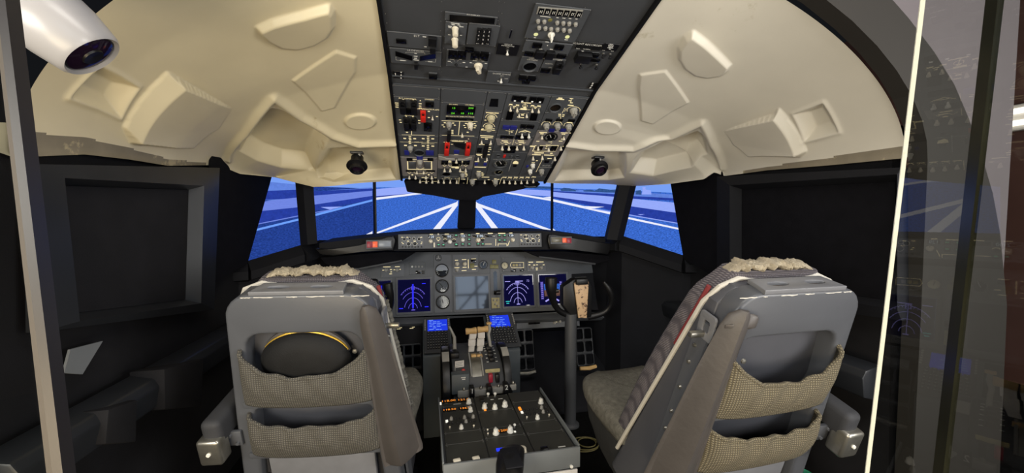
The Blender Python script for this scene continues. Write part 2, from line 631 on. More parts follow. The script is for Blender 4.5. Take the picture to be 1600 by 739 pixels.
D = {
    'T': d_toggle('screw', 'cream'),
    'TW': d_toggle('screw', 'white', 8, 2.2),
    'TB': d_toggle('screw', 'blackp', 7, 2.2),
    'KG': d_knob('grey'),
    'KC': d_knob('cream'),
    'KW': d_knob('white'),
    'KF': d_knob('gauge_w', 6.2, 7, False, 10),
    'KS': d_knob('cream', 2.0, 3.2, False, 12),
    'KB': d_knob('blackp', 2.4, 3.5, False, 12),
}
_b = MB()
_b.lathe([(0.05, 0), (1.0, 0), (1.0, 0.35), (0.75, 0.6), (0.05, 0.65)], None, 10, 0)
_b.box((0, 0, 0.66), (1.3, 0.22, 0.06), None, 1)
D['screw'] = _b.data('fastener', ['screw', 'ink'])


def ctl(F, px, py, key, parent, k=1.0, rot=0.0, n=0.0, name=None):
    nm = name or {'T': 'toggle_switch', 'K': 'rotary_knob', 's': 'fastener'}[key[0]]
    return put(nm, D[key], F.m(px, py, n, rot, k * F.su(px, py)), parent)


def gauge(F, px, py, rx, ry, parent, face='dark', n=0.004, base=0.0, marks=True, name='gauge', needle=60, mark='print', bez='blackp'):
    u, v = F.hit(px, py)
    sx, sy = rx * F.su(px, py), ry * F.sv(px, py)
    r = sqrt(sx * sy) if abs(sx - sy) < 0.5 * sx else sx
    b = MB()
    b.lathe([(r * 0.86, base + 0.0002), (r * 1.06, base + 0.0002), (r * 1.04, n + 0.003), (r * 0.94, n + 0.004), (r * 0.86, n), (r * 0.86, base + 0.0002)], F.Mx(u, v), 28, 0, caps=False)
    o = b.obj(name, bez, parent)
    f = MB()
    f.lathe([(0.0005, base + .0003), (r * 0.9, base + .0003), (r * 0.9, base + .001), (0.0005, base + .001)], F.Mx(u, v), 28, 0)
    if marks:
        for i in range(14):
            a = radians(-140 + i * 20)
            mx = F.Mx(u, v, base + .0012) @ Matrix.Rotation(-a, 4, 'Z')
            f.box((0, r * 0.74, 0), (r * 0.05, r * 0.18, 0.0004), mx, 1)
        mx = F.Mx(u, v, base + .0016) @ Matrix.Rotation(radians(needle), 4, 'Z')
        f.box((0, r * 0.22, 0), (r * 0.08, r * 0.8, 0.0006), mx, 1)
    f.obj('dial_face', [face, mark], o)
    return o

# ------------------------------------------------------------------ structure
FLOOR = 0.22
b = MB()
b.box((0.2, 1.2, FLOOR - 0.05), (9, 8, 0.1))
b.obj('floor', 'carpet', kind='structure')

# cockpit side walls, in the planes x = -1.24 and x = 1.24
XW = 1.24


def side_wall(nm, s, top, low_front):
    b = MB()
    b.prism([p + V((s * .04, 0, 0)) for p in top], V((s * 0.06, 0, 0)))
    return b.obj(nm, 'wall', kind='structure')


wl = [PX(20, 240, -XW), PX(340, 250, -XW), PX(425, 270, -XW), PX(388, 410, -XW)]
wl = [V((-XW, 1.05, 1.82)), V((-XW, 2.06, 1.78)), PX(434, 245, -XW), PX(387, 412, -XW)]
wl += [V((-XW, wl[-1].y, FLOOR)), V((-XW, 1.02, FLOOR))]
side_wall('wall_left', -1, wl, 0)
wr = [V((XW, 1.05, 1.82)), V((XW, 1.85, 1.78)), PX(1040, 242, XW), PX(1068, 402, XW)]
wr += [V((XW, wr[-1].y, FLOOR)), V((XW, 1.0, FLOOR))]
side_wall('wall_right', 1, wr, 0)


def window_cover(nm, s, outer, inner):
    """blanked side window: a raised bevelled frame round a dark fabric panel"""
    o = [PX(px, py, s * XW) for px, py in outer]
    i0 = [PX(px, py, s * XW) for px, py in inner]
    b = MB()
    c = sum(i0, V()) / 4
    i1 = [c + (p - c) * 1.06 for p in i0]
    d = V((-s * 0.045, 0, 0))
    n = 4
    vs = o + [p + d * 0.7 for p in o] + [c + (p - c) * 1.10 + d for p in i0] + i0
    fs = []
    for k in range(3):
        fs += [(k * n + i, k * n + (i + 1) % n, (k + 1) * n + (i + 1) % n, (k + 1) * n + i) for i in range(n)]
    b.faces(vs, fs)
    fr = b.obj(nm, 'frame' if s < 0 else 'matte', kind='structure', ang=20)
    b = MB()
    q = [p + V((-s * 0.004, 0, 0)) for p in i0]
    b.prism(q, V((s * 0.003, 0, 0)))
    b.obj('window_blind_panel', 'black' if s > 0 else 'wall', fr)


window_cover('window_1', -1, [(38, 256), (331, 262), (322, 484), (40, 520)], [(84, 290), (293, 297), (288, 468), (106, 490)])
window_cover('window_2', 1, [(1128, 276), (1420, 262), (1420, 500), (1128, 462)], [(1160, 296), (1400, 284), (1400, 470), (1160, 438)])

# black curtains of board between the blanked windows and the open side windows
for s, pts, lab in ((-1, [(331, 240), (432, 250), (387, 411), (322, 452)], 'black board filling the left side window behind the left pillar'),
                    (1, [(1041, 248), (1128, 250), (1128, 440), (1068, 404)], 'black board filling the right side window beside the right screen')):
    b = MB()
    b.prism([PX(px, py, s * (XW - 0.012)) for px, py in pts], V((s * 0.01, 0, 0)))
    b.obj('blackout_board', 'black', label=lab, cat='board')

# long ledge running along each side wall, and the panels under it
for s, nm in ((-1, 'trim_1'), (1, 'trim_2')):
    z1, z0 = (0.99, 0.86)
    b = MB()
    y0, y1 = 1.02, 2.25
    pr = [(0, z1), (0.07, z1 - 0.015), (0.085, z1 - 0.04), (0.075, z0 + 0.02), (0, z0)]
    b.prism([V((s * (XW - x), y0, z)) for x, z in pr], V((0, y1 - y0, 0)), 0, 0.006)
    b.obj(nm, 'frame', kind='structure')
b = MB()
b.prism([PX(px, py, -XW + 0.004) for px, py in [(106, 546), (157, 533), (125, 585), (96, 583)]], V((0.006, 0, 0)))  # pale slanted patch raised slightly off the wall
b.obj('grey_patch', 'patch_grey', label='grey slanted card fixed to the left wall below the blanked window', cat='card')
for px0, pts, lab in ((0, [(257, 577), (318, 560), (316, 634), (258, 640)], 'grey box panel under the left ledge, nearer the captain seat'),
                      (1, [(170, 640), (215, 624), (213, 690), (165, 694)], 'grey box panel under the left ledge, farther from the captain seat')):
    b = MB()
    b.prism([PX(px, py, -XW + 0.10) for px, py in pts], V((-0.098, 0, 0)), 0, 0.004)
    b.obj('storage_box', 'wall', label=lab, cat='box')


# front corners: sills and cheeks from the side walls round to the instrument panel
def corner(s, pts, nm):
    top = [V(p) for p in pts]
    b = MB()
    for a, c in zip(top, top[1:]):
        a0, c0 = V((a.x, a.y, FLOOR)), V((c.x, c.y, FLOOR))
        nrm = V((c.y - a.y, a.x - c.x, 0)).normalized()
        if nrm.x * -s < 0:
            nrm = -nrm
        b.hull([a, c, c0, a0], [p - nrm * 0.04 for p in (a, c, c0, a0)])
        w = nrm * 0.055
        b.hull([a + w + V((0, 0, -.04)), c + w + V((0, 0, -.04)), c + V((0, 0, .012)), a + V((0, 0, .012))],
               [a + w + V((0, 0, -.085)), c + w + V((0, 0, -.085)), c + V((0, 0, -.10)), a + V((0, 0, -.10))])
    b.obj(nm, 'matte', kind='structure', ang=25)


corner(-1, [PX(387, 411, -XW) + V((-.07, -.03, 0)), PX(387, 411, -XW), PY(470, 386, 2.52), PY(500, 378, 2.66), PY(545, 378, 2.8)], 'wall_front_left')
corner(1, [PX(1068, 402, XW) + V((.07, -.03, 0)), PX(1068, 402, XW), PY(972, 371, 2.38), PY(948, 372, 2.55), PY(905, 372, 2.8)], 'wall_front_right')

# windscreen frame: centre post and the two leaning side posts
wf = thing('windscreen_frame', (0, 2.6, 1.2), 'black windscreen frame with a centre post and two leaning side posts', 'frame')
b = MB()
yc = 2.72
b.hull([PY(718, 300, yc), PY(745, 300, yc), PY(743, 357, yc), PY(714, 357, yc)],
       [PY(718, 300, yc) + V((0.02, .12, 0)), PY(745, 300, yc) + V((-.02, .12, 0)), PY(743, 357, yc) + V((-.02, .12, 0)), PY(714, 357, yc) + V((.02, .12, 0))], 0, 0.01)
b.obj('centre_post', 'black', wf)
for s, pts, y in ((-1, [(461, 278), (489, 280), (496, 380), (470, 384)], 2.52), (1, [(970, 280), (997, 278), (973, 376), (948, 374)], 2.36)):
    b = MB()
    q = [PY(px, py, y) for px, py in pts]
    m_ = [p + V((0, -0.03, 0)) for p in ((q[0] + q[1]) / 2, (q[2] + q[3]) / 2)]
    b.faces(q + m_ + [p + V((s * .03, .10, 0)) for p in q],
            [(0, 4, 5, 3), (4, 1, 2, 5), (0, 3, 9, 6), (1, 7, 8, 2), (6, 9, 8, 7)])
    b.obj('side_post', 'matte', wf, ang=20)
b = MB()
q = [PY(487, 288, 2.60), PY(640, 285, 2.72), PY(850, 283, 2.72), PY(990, 284, 2.5)]
b.tube([p + V((0, .06, .06)) for p in q], 0.03, 10)
b.obj('top_rail', 'frame', wf)

# ------------------------------------------------------------------ moulded headliner, left and right
OH_HW = 0.435
IN = [(1.0, 2.238), (1.616, 2.06), (2.36, 1.722)]


def polyline(pts, n):
    pts = [np.array(p, float) for p in pts]
    d = np.cumsum([0] + [np.linalg.norm(b_ - a_) for a_, b_ in zip(pts, pts[1:])])
    t = np.linspace(0, d[-1], n)
    return np.stack([np.interp(t, d, [p[k] for p in pts]) for k in range(3)], 1)


def smooth(a, n):
    for _ in range(n):
        c = a.copy()
        c[1:-1] = (a[:-2] + 2 * a[1:-1] + a[2:]) / 4
        a = c
    return a


def sdf(poly, S, T):
    """signed distance (negative inside) of points to a polygon"""
    d = np.full(S.shape, 1e9)
    ins = np.zeros(S.shape, bool)
    n = len(poly)
    for i in range(n):
        (x0, y0), (x1, y1) = poly[i], poly[(i + 1) % n]
        ex, ey = x1 - x0, y1 - y0
        h = np.clip(((S - x0) * ex + (T - y0) * ey) / (ex * ex + ey * ey + 1e-12), 0, 1)
        d = np.minimum(d, np.hypot(S - x0 - h * ex, T - y0 - h * ey))
        c = ((y0 > T) != (y1 > T)) & (S < (x1 - x0) * (T - y0) / (y1 - y0 + 1e-12) + x0)
        ins ^= c
    return np.where(ins, -d, d)


def sm(x, a, b_):
    t = np.clip((x - a) / (b_ - a), 0, 1)
    return t * t * (3 - 2 * t)


def headliner(s, outer, feats, m, label):
    NU, NV = 300, 460
    O = smooth(polyline(outer, NV + 1), 10)
    if s < 0:
        inner = [(-OH_HW, y, z) for y, z in IN]
    else:
        inner = [(OH_HW, y, z) for y, z in IN]
    I = smooth(polyline(inner, NV + 1), 14)
    th = np.linspace(0, pi / 2, NU + 1)
    u = np.sin(th) * 0.55 + 0.45 * np.linspace(0, 1, NU + 1)
    v = np.linspace(0, 1, NV + 1)
    ell = 0.75 * (1 - np.sqrt(np.clip(1 - u * u, 0, 1))) + 0.25 * u
    w = sm(v, 0.55, 1.0)
    drop = (1 - w)[:, None] * ell[None] + w[:, None] * u[None]
    B = np.empty((NV + 1, NU + 1, 3))
    for k in (0, 1):
        B[..., k] = I[:, None, k] + (O[:, None, k] - I[:, None, k]) * u[None]
    B[..., 2] = I[:, None, 2] + (O[:, None, 2] - I[:, None, 2]) * drop
    # hit test of photo points on the bare surface, in metres along the sheet
    Lu, Lv = 0.95, 1.55
    st = 6
    ii, jj = np.arange(0, NU + 1, st), np.arange(0, NV + 1, st)
    if ii[-1] != NU:
        ii = np.append(ii, NU)
    if jj[-1] != NV:
        jj = np.append(jj, NV)
    W = len(ii)
    cv = [V(B[j, i]) for j in jj for i in ii]
    cfs = [(a * W + c, a * W + c + 1, (a + 1) * W + c + 1, (a + 1) * W + c) for a in range(len(jj) - 1) for c in range(W - 1)]
    bvh = BVHTree.FromPolygons(cv, cfs)

    def st_of(px, py):
        cx_, cy_ = (330, 150) if s < 0 else (1130, 150)
        for k in range(80):
            loc, nr, idx, dist = bvh.ray_cast(EYE, ray(lerp(px, cx_, k / 80), lerp(py, cy_, k / 80)))
            if loc is not None:
                break
        a, c = divmod(idx, W - 1)
        p00, p10, p01 = cv[a * W + c], cv[a * W + c + 1], cv[(a + 1) * W + c]
        e1, e2, q = p10 - p00, p01 - p00, loc - p00
        A = np.array([[e1.dot(e1), e1.dot(e2)], [e1.dot(e2), e2.dot(e2)]])
        r = np.linalg.solve(A, [q.dot(e1), q.dot(e2)])
        return ((ii[c] + r[0] * (ii[c + 1] - ii[c])) / NU * Lu, (jj[a] + r[1] * (jj[a + 1] - jj[a])) / NV * Lv)

    S, T = np.meshgrid(np.linspace(0, Lu, NU + 1), np.linspace(0, Lv, NV + 1))
    H = np.zeros(S.shape)
    H += 0.004 * np.sin(S * 7 + 1) * np.sin(T * 5)
    for f in feats:
        kind = f[0]
        poly = [st_of(*p) for p in f[1]]
        d = sdf(poly, S, T)
        if kind == 'slab':            # raised plateau; ramp between two photo points
            a, c = np.array(st_of(*f[2])), np.array(st_of(*f[3]))
            g = np.clip(((S - a[0]) * (c - a)[0] + (T - a[1]) * (c - a)[1]) / ((c - a) @ (c - a)), 0, 1)
            H += lerp(f[4], f[5], g) * (1 - sm(d, -0.010, 0.004))
        elif kind == 'facets':        # raised block made of flat triangles (photo x, photo y, height)
            for tri in f[2]:
                (xa, ya), (xb, yb_), (xc, yc_) = [st_of(*p[:2]) for p in tri]
                den = (yb_ - yc_) * (xa - xc) + (xc - xb) * (ya - yc_)
                l0 = ((yb_ - yc_) * (S - xc) + (xc - xb) * (T - yc_)) / den
                l1 = ((yc_ - ya) * (S - xc) + (xa - xc) * (T - yc_)) / den
                l2 = 1 - l0 - l1
                H += np.where((l0 >= 0) & (l1 >= 0) & (l2 >= 0), l0 * tri[0][2] + l1 * tri[1][2] + l2 * tri[2][2], 0)
        elif kind == 'pyramid':       # sunk panel with sloping sides
            H += -f[2] * np.clip(-d / f[3], 0, 1)
            H += 0.006 * np.exp(-(d / 0.010) ** 2)
        elif kind == 'groove':
            H += f[2] * (1 - sm(d, -0.004, 0.004))
        elif kind == 'scoop':         # recess with soft walls
            H += f[2] * (1 - sm(d, -f[3], 0.006))
        elif kind == 'rim':           # rounded bead along a line
            dd = np.full(S.shape, 1e9)
            for (x0, y0), (x1, y1) in zip(poly, poly[1:]):
                ex, ey = x1 - x0, y1 - y0
                h = np.clip(((S - x0) * ex + (T - y0) * ey) / (ex * ex + ey * ey + 1e-12), 0, 1)
                dd = np.minimum(dd, np.hypot(S - x0 - h * ex, T - y0 - h * ey))
            H += f[2] * np.exp(-(dd / f[3]) ** 2)
    for _ in range(2):
        H[1:-1, 1:-1] = (H[1:-1, 1:-1] * 2 + H[:-2, 1:-1] + H[2:, 1:-1] + H[1:-1, :-2] + H[1:-1, 2:]) / 6
    du = np.gradient(B, axis=1)
    dv = np.gradient(B, axis=0)
    Nn = np.cross(du, dv)
    Nn /= np.linalg.norm(Nn, axis=2, keepdims=True) + 1e-9
    if (Nn[..., 2].mean()) > 0:
        Nn = -Nn
    G = B + Nn * H[..., None]
    # turned-back lip along the lower edge and a thickness behind
    W2 = NU + 1
    verts = G.reshape(-1, 3).tolist()
    faces = [(j * W2 + i, j * W2 + i + 1, (j + 1) * W2 + i + 1, (j + 1) * W2 + i) for j in range(NV) for i in range(NU)]
    rim = [j * W2 + NU for j in range(NV + 1)] + [NV * W2 + i for i in range(NU - 1, -1, -1)]
    base = len(verts)
    for k, r_ in enumerate(rim):
        p = verts[r_]
        ox = s * 0.03 if k <= NV else 0.0
        oy = 0.03 if k > NV - 60 else 0.0
        verts.append((p[0] + ox, p[1] + oy, p[2] + 0.012))
        verts.append((p[0] + ox * 1.2, p[1] + oy * 1.2, p[2] + 0.08))
    for k in range(len(rim) - 1):
        a, c = rim[k], rim[k + 1]
        faces.append((a, c, base + 2 * (k + 1), base + 2 * k))
        faces.append((base + 2 * k, base + 2 * (k + 1), base + 2 * (k + 1) + 1, base + 2 * k + 1))
    me = bpy.data.meshes.new('moulded_headliner')
    me.from_pydata(verts, [], faces)
    me.materials.append(M[m])
    me.materials.append(M['shell_edge'])
    mi = np.zeros(len(faces), np.int32)
    for j in range(NV):
        k = int((6.5 if s < 0 else 4) * max(0, 1 - j / NV / .62))
        if k > 0:
            mi[j * NU + NU - k:(j + 1) * NU] = 1
    me.polygons.foreach_set('material_index', mi)
    me.polygons.foreach_set('use_smooth', [True] * len(me.polygons))
    me.update()
    o = put('moulded_headliner', me, Matrix.Identity(4), None, label, 'ceiling panel')
    return lambda px, py: bvh.ray_cast(EYE, ray(px, py))[0]


def ell(cx, cy, rx, ry, n=28):
    return [(cx + rx * cos(2 * pi * i / n), cy + ry * sin(2 * pi * i / n)) for i in range(n)]


outL = [(-XW + .10, 1.04, 2.0)]
outL = [PX(22, 246, -XW), PX(130, 241, -XW), PX(200, 249, -XW), PX(262, 259, -XW), PX(343, 258, -XW), PX(376, 272, -1.21), PX(430, 277, -1.13), PY(490, 293, 2.36)]
outR = [PX(1414, 247, XW), PX(1300, 258, XW), PX(1200, 266, XW), PX(1132, 275, XW), PX(1116, 269, 1.2), PX(1100, 280, 1.17), PX(1042, 288, 1.10), PY(985, 290, 2.36)]
featL = [
    ('slab', [(400, 42), (424, 30), (470, 17), (514, 4), (521, 14), (522, 38), (512, 56), (492, 69), (466, 77), (440, 75), (418, 63), (404, 50)], (455, 20), (468, 78), 0.025, 0.008),
    ('groove', [(457, 125), (525, 78), (556, 88), (555, 112), (523, 168), (503, 173)], 0.007),
    ('groove', ell(563, 190, 24, 12), 0.011),
    ('facets', [(190, 197), (262, 113), (292, 138), (363, 170), (308, 229), (222, 228)],
     [((190, 197, .008), (262, 113, .004), (284, 127, .034)), ((190, 197, .008), (284, 127, .034), (202, 222, .034)),
      ((284, 127, .034), (363, 170, .0), (342, 200, .004)), ((284, 127, .034), (342, 200, .004), (202, 222, .034)), ((202, 222, .034), (342, 200, .004), (300, 230, .012))]),
    ('pyramid', [(107, 152), (157, 102), (217, 136), (186, 184)], 0.034, 0.040),
    ('scoop', [(374, 236), (421, 168), (444, 172), (516, 216), (503, 236), (493, 268), (440, 262), (400, 250)], -0.085, 0.07),
    ('rim', [(356, 250), (384, 205), (427, 152), (470, 182), (520, 212), (560, 226), (625, 226)], 0.020, 0.020),
    ('scoop', [(514, 232), (622, 229), (630, 284), (520, 284), (498, 278), (503, 250)], -0.055, 0.05),
]
featR = [
    ('slab', [(1083, 46), (1104, 62), (1142, 101), (1138, 109), (1125, 118), (1105, 122), (1085, 118), (1069, 106), (1060, 90), (1060, 72), (1070, 55)], (1116, 70), (1070, 108), 0.025, 0.008),
    ('groove', [(1000, 115), (1040, 109), (1076, 160), (1020, 193), (1002, 188), (998, 135)], 0.007),
    ('groove', ell(949, 199, 21, 11), 0.011),
    ('facets', [(1131, 205), (1217, 169), (1262, 236), (1242, 248), (1165, 243)],
     [((1217, 169, .004), (1262, 236, .008), (1252, 243, .034)), ((1217, 169, .004), (1252, 243, .034), (1212, 178, .034)),
      ((1212, 178, .034), (1131, 205, .0), (1146, 226, .004)), ((1212, 178, .034), (1146, 226, .004), (1252, 243, .034)), ((1252, 243, .034), (1146, 226, .004), (1170, 244, .012))]),
    ('pyramid', [(1239, 178), (1286, 160), (1312, 206), (1258, 221)], 0.034, 0.040),
    ('scoop', [(1000, 238), (1090, 204), (1102, 212), (1106, 240), (1080, 262), (1020, 275), (984, 270), (990, 250)], -0.085, 0.07),
    ('rim', [(870, 231), (930, 232), (990, 232), (1050, 212), (1097, 191), (1112, 222), (1128, 262)], 0.020, 0.020),
    ('scoop', [(878, 236), (978, 238), (976, 278), (950, 282), (866, 282)], -0.055, 0.05),
]
hitL = headliner(-1, outL, featL, 'shell_l', 'cream moulded ceiling shell left of the overhead panel')
hitR = headliner(1, outR, featR, 'shell_r', 'ivory moulded ceiling shell right of the overhead panel')


# reading lamps in the front bays of the headliner
def reading_lamp(c, aim, label):
    t = thing('reading_lamp', c, label, 'lamp', 'reading lamps in the ceiling shells')
    q = (V(aim)).normalized()
    b = MB()
    b.box(c + V((0, 0, .045)), (.06, .05, .012), None, 0, .003)
    b.obj('mount_plate', 'blackp', t)
    b = MB()
    b.box(c + V((0.012, 0, .022)), (.012, .022, .05), None, 0, .003)
    b.obj('bracket', 'steel', t)
    R = Matrix.Translation(c) @ q.to_track_quat('Z', 'Y').to_matrix().to_4x4()
    b = MB()
    b.lathe([(.001, -.035), (.022, -.035), (.03, -.028), (.03, .018), (.048, .022), (.05, .03), (.034, .034), (.034, .055), (.028, .058), (.024, .03), (.001, .03)], R, 24)
    b.obj('lamp_head', 'blackp', t)
    b = MB()
    b.lathe([(.001, .04), (.024, .04), (.024, .044), (.001, .045)], R, 20)
    b.obj('lens', 'lens', t)


reading_lamp(PY(558, 253, 2.10), (0.05, -.55, -.8), 'black swivel reading lamp under the cream left ceiling shell')
reading_lamp(PY(934, 259, 2.06), (0.0, -.75, -.6), 'black swivel reading lamp under the ivory right ceiling shell')

# bulkhead frame: dark arch band round the shell, lighter wall beyond
yb = 0.92


def arch(pts, y):
    return [PY(px, py, y) for px, py in pts]


inn = [(.435 + .80 * u, 2.238 - .56 * (.75 * (1 - sqrt(1 - u * u)) + .25 * u)) for u in (0, .25, .45, .6, .72, .82, .9, .96, .99, 1.0)] + [(1.24, 1.2), (1.24, FLOOR)]
out = [(.60, 2.42), (.80, 2.31), (1.0, 2.19), (1.13, 2.10), (1.24, 2.01), (1.33, 1.92), (1.40, 1.82), (1.47, 1.70), (1.53, 1.58), (1.575, 1.45), (1.63, 1.2), (1.655, FLOOR)]
b = MB()
for s in (-1, 1):
    for k in range(len(inn) - 1):
        q = [V((s * inn[k][0], yb, inn[k][1])), V((s * out[k][0], yb, out[k][1])), V((s * out[k + 1][0], yb, out[k + 1][1])), V((s * inn[k + 1][0], yb, inn[k + 1][1]))]
        b.prism(q, V((0, 0.05, 0)))
q = [V((-.435, yb, 2.238)), V((-.60, yb, 2.42)), V((.60, yb, 2.42)), V((.435, yb, 2.238))]
b.prism(q, V((0, .05, 0)))
b.obj('wall_bulkhead', 'bulk', kind='structure')
b = MB()
q = [V((s_ * x, yb + .03, z)) for s_, x, z in [(1, x, z) for x, z in out]]
b.prism(q + [V((1.665, yb + .03, FLOOR)), V((1.665, yb + .03, 3.3)), V((.60, yb + .03, 3.3))], V((0, .05, 0)))
q = [V((-x, yb + .03, z)) for x, z in out]
b.prism(q + [V((-2.6, yb + .03, FLOOR)), V((-2.6, yb + .03, 3.3)), V((-.60, yb + .03, 3.3))], V((0, .05, 0)))
b.obj('wall_back', 'outer', kind='structure')
b = MB()
b.box((0.2, -1.0, 3.35), (9, 4.4, .08))
b.obj('ceiling', 'outer', kind='structure')
b = MB()
b.box((4.2, 1.5, 1.8), (.08, 6, 3.2))
b.obj('wall_lobby_right', 'brown', kind='structure')
b = MB()
b.box((0.2, -3.2, 1.8), (9, .08, 3.2))
b.obj('wall_lobby_rear', 'outer', kind='structure')
b = MB()
b.box((-4.3, 0, 1.8), (.08, 6.4, 3.2))
b.obj('wall_lobby_left', 'outer', kind='structure')
# bright panel added on the unseen rear wall so the dials reflect it
b = MB()
wx0, wx1, wz0, wz1 = .30, 1.75, 1.72, 2.75
b.ringplate([V((wx0 - .06, -3.15, wz0 - .06)), V((wx1 + .06, -3.15, wz0 - .06)), V((wx1 + .06, -3.15, wz1 + .06)), V((wx0 - .06, -3.15, wz1 + .06))],
            [V((wx0, -3.15, wz0)), V((wx1, -3.15, wz0)), V((wx1, -3.15, wz1)), V((wx0, -3.15, wz1))], V((0, .04, 0)))
for t_ in (.33, .66):
    b.box((lerp(wx0, wx1, t_), -3.13, (wz0 + wz1) / 2), (.04, .04, wz1 - wz0))
b.box(((wx0 + wx1) / 2, -3.13, lerp(wz0, wz1, .4)), (wx1 - wx0, .04, .04))
b.tube([V((wx0, -3.13, wz0)), V((lerp(wx0, wx1, .66), -3.13, wz1))], .02, 8)
b.tube([V((lerp(wx0, wx1, .33), -3.13, wz1)), V((wx1, -3.13, wz0))], .02, 8)
lw_ = b.obj('added_light_panel', 'outer', kind='structure')
b = MB()
b.faces([V((wx0, -3.14, wz0)), V((wx1, -3.14, wz0)), V((wx1, -3.14, wz1)), V((wx0, -3.14, wz1))], [(0, 1, 2, 3)])
b.obj('glow_sheet', emit('added_glow', rgb(205, 225, 250), 5.0), lw_)
# lobby strip lights seen past the right-hand glass
tl = thing('strip_light', (4.1, 2.2, 2.3), 'white twin strip light on the brown wall at far right', 'light')
b = MB()
b.box((4.12, 2.6, 2.26), (.05, 2.6, .20), None, 0, .01)
b.obj('housing', 'placard', tl)
for dz in (-.045, .045):
    b = MB()
    b.tube([V((4.075, 1.35, 2.26 + dz)), V((4.075, 3.85, 2.26 + dz))], .022, 10)
    b.obj('tube', 'tube', tl)


# ------------------------------------------------------------------ glass partition beside the visitor
class VPlane:
    """upright plane through plan point a with plan direction d"""

    def __init__(s, a, d):
        s.a, s.d = V((a[0], a[1], 1.5)), V((d[0], d[1], 0)).normalized()
        s.n = V((-s.d.y, s.d.x, 0))

    def hit(s, px, py):
        r = ray(px, py)
        return EYE + r * ((s.a - EYE).dot(s.n) / r.dot(s.n))

    def line(s, p0, p1, z0, z1):
        """photo line carried on to heights z0 and z1"""
        a, c = s.hit(*p0), s.hit(*p1)
        f = lambda z: a + (c - a) * ((z - a.z) / (c.z - a.z))
        return f(z0), f(z1)


ZT, ZB = 2.15, 0.85
pr_ = VPlane((EYE.x + .40, EYE.y + .265), (.53, .848))
e1 = pr_.line((1441, 0), (1354, 739), ZT, ZB)
e2 = pr_.line((1564, 0), (1478, 739), ZT, ZB)
e3 = [p - pr_.d * .28 for p in e2]


def sheet(plane, a, c, th, label, edges):
    t = thing('glass_partition', (a[1] + c[1]) / 2, label, 'glass')
    o = plane.n * th / 2
    b = MB()
    b.hull([p - o for p in (a[0], c[0], c[1], a[1])], [p + o for p in (a[0], c[0], c[1], a[1])])
    b.obj('sheet', 'glass', t)
    for (q, m, w, name) in edges:
        b = MB()
        b.hull([p - o * 1.01 for p in (q[0], q[0] + w, q[1] + w, q[1])], [p + o * 1.01 for p in (q[0], q[0] + w, q[1] + w, q[1])])
        b.obj(name, m, t)


sheet(pr_, e1, e2, .003, 'clear glass pane at right with a bright polished front edge', [(e1, 'edge', pr_.d * -.0012, 'polished_edge'), (e2, 'gedge', pr_.d * .010, 'dark_green_edge')])
g2 = [p - pr_.d * .004 for p in e2]
sheet(pr_, g2, e3, .004, 'clear glass pane at the far right, beyond the dark glass joint', [])
pl_ = VPlane((EYE.x - .42, EYE.y + .50), (1, .15))
f1 = pl_.line((-2, 0), (81, 739), ZT, ZB)
f2 = [p - V((.45, .89, 0)) * .38 for p in f1]
pl_b = VPlane((f1[0].x, f1[0].y), (.45, .89))
sheet(pl_b, f1, f2, .006, 'clear glass pane at the left edge, held by the dark upright bar', [])
bar = thing('glass_door_post', f1[1], 'dark upright metal bar with a grey seal along the left glass', 'post')
w1 = pl_.line((-2, 0), (82, 739), ZT, ZB)
w2 = pl_.line((4, 0), (91, 739), ZT, ZB)
w3 = pl_.line((18, 0), (107, 739), ZT, ZB)
o = pl_.n * .008
b = MB()
b.hull([p - o for p in (w1[0], w2[0], w2[1], w1[1])], [p + o for p in (w1[0], w2[0], w2[1], w1[1])])
b.obj('seal', 'barlit', bar)
b = MB()
b.hull([p - o for p in (w2[0], w3[0], w3[1], w2[1])], [p + o * 1.4 for p in (w2[0], w3[0], w3[1], w2[1])])
b.obj('bar', 'bronze', bar)

# white dome camera hanging in at top left
ca = PY(100, 50, 0.80)
ax = (PY(98, 52, 0.80) - PY(48, -8, 0.72)).normalized()
ax = (V((.62, .15, -.65))).normalized()
t = thing('security_camera', ca, 'white turret security camera hanging at top left beside the dark bar', 'camera')
R = Matrix.Translation(ca) @ ax.to_track_quat('Z', 'Y').to_matrix().to_4x4()
kk = 0.054
b = MB()
b.lathe([(.001, -.34), (kk * 1.25, -.34), (kk * 1.30, -.2), (kk * 1.22, -.13), (kk * 1.1, -.06), (kk * 1.04, -.052), (kk * 1.03, -.045)], R, 40)
b.obj('housing', 'cam_white', t)
b = MB()
b.lathe([(kk * 1.0, -.05), (kk * 1.05, -.045), (kk * 1.02, .0), (kk * .88, .042), (kk * .80, .048), (kk * .72, .044), (kk * .70, .036), (.001, .036)], R, 40)
b.obj('front_ring', 'cam_white', t)
b = MB()
b.lathe([(.001, .037), (kk * .69, .037), (kk * .66, .044), (kk * .3, .047), (.001, .047)], R, 36)
b.obj('lens_window', 'lens', t)
b = MB()
b.lathe([(kk * .16, .0471), (kk * .30, .0471), (kk * .28, .050), (kk * .18, .0495), (.001, .048)], R, 28)
b.obj('lens_barrel', 'blackp', t)

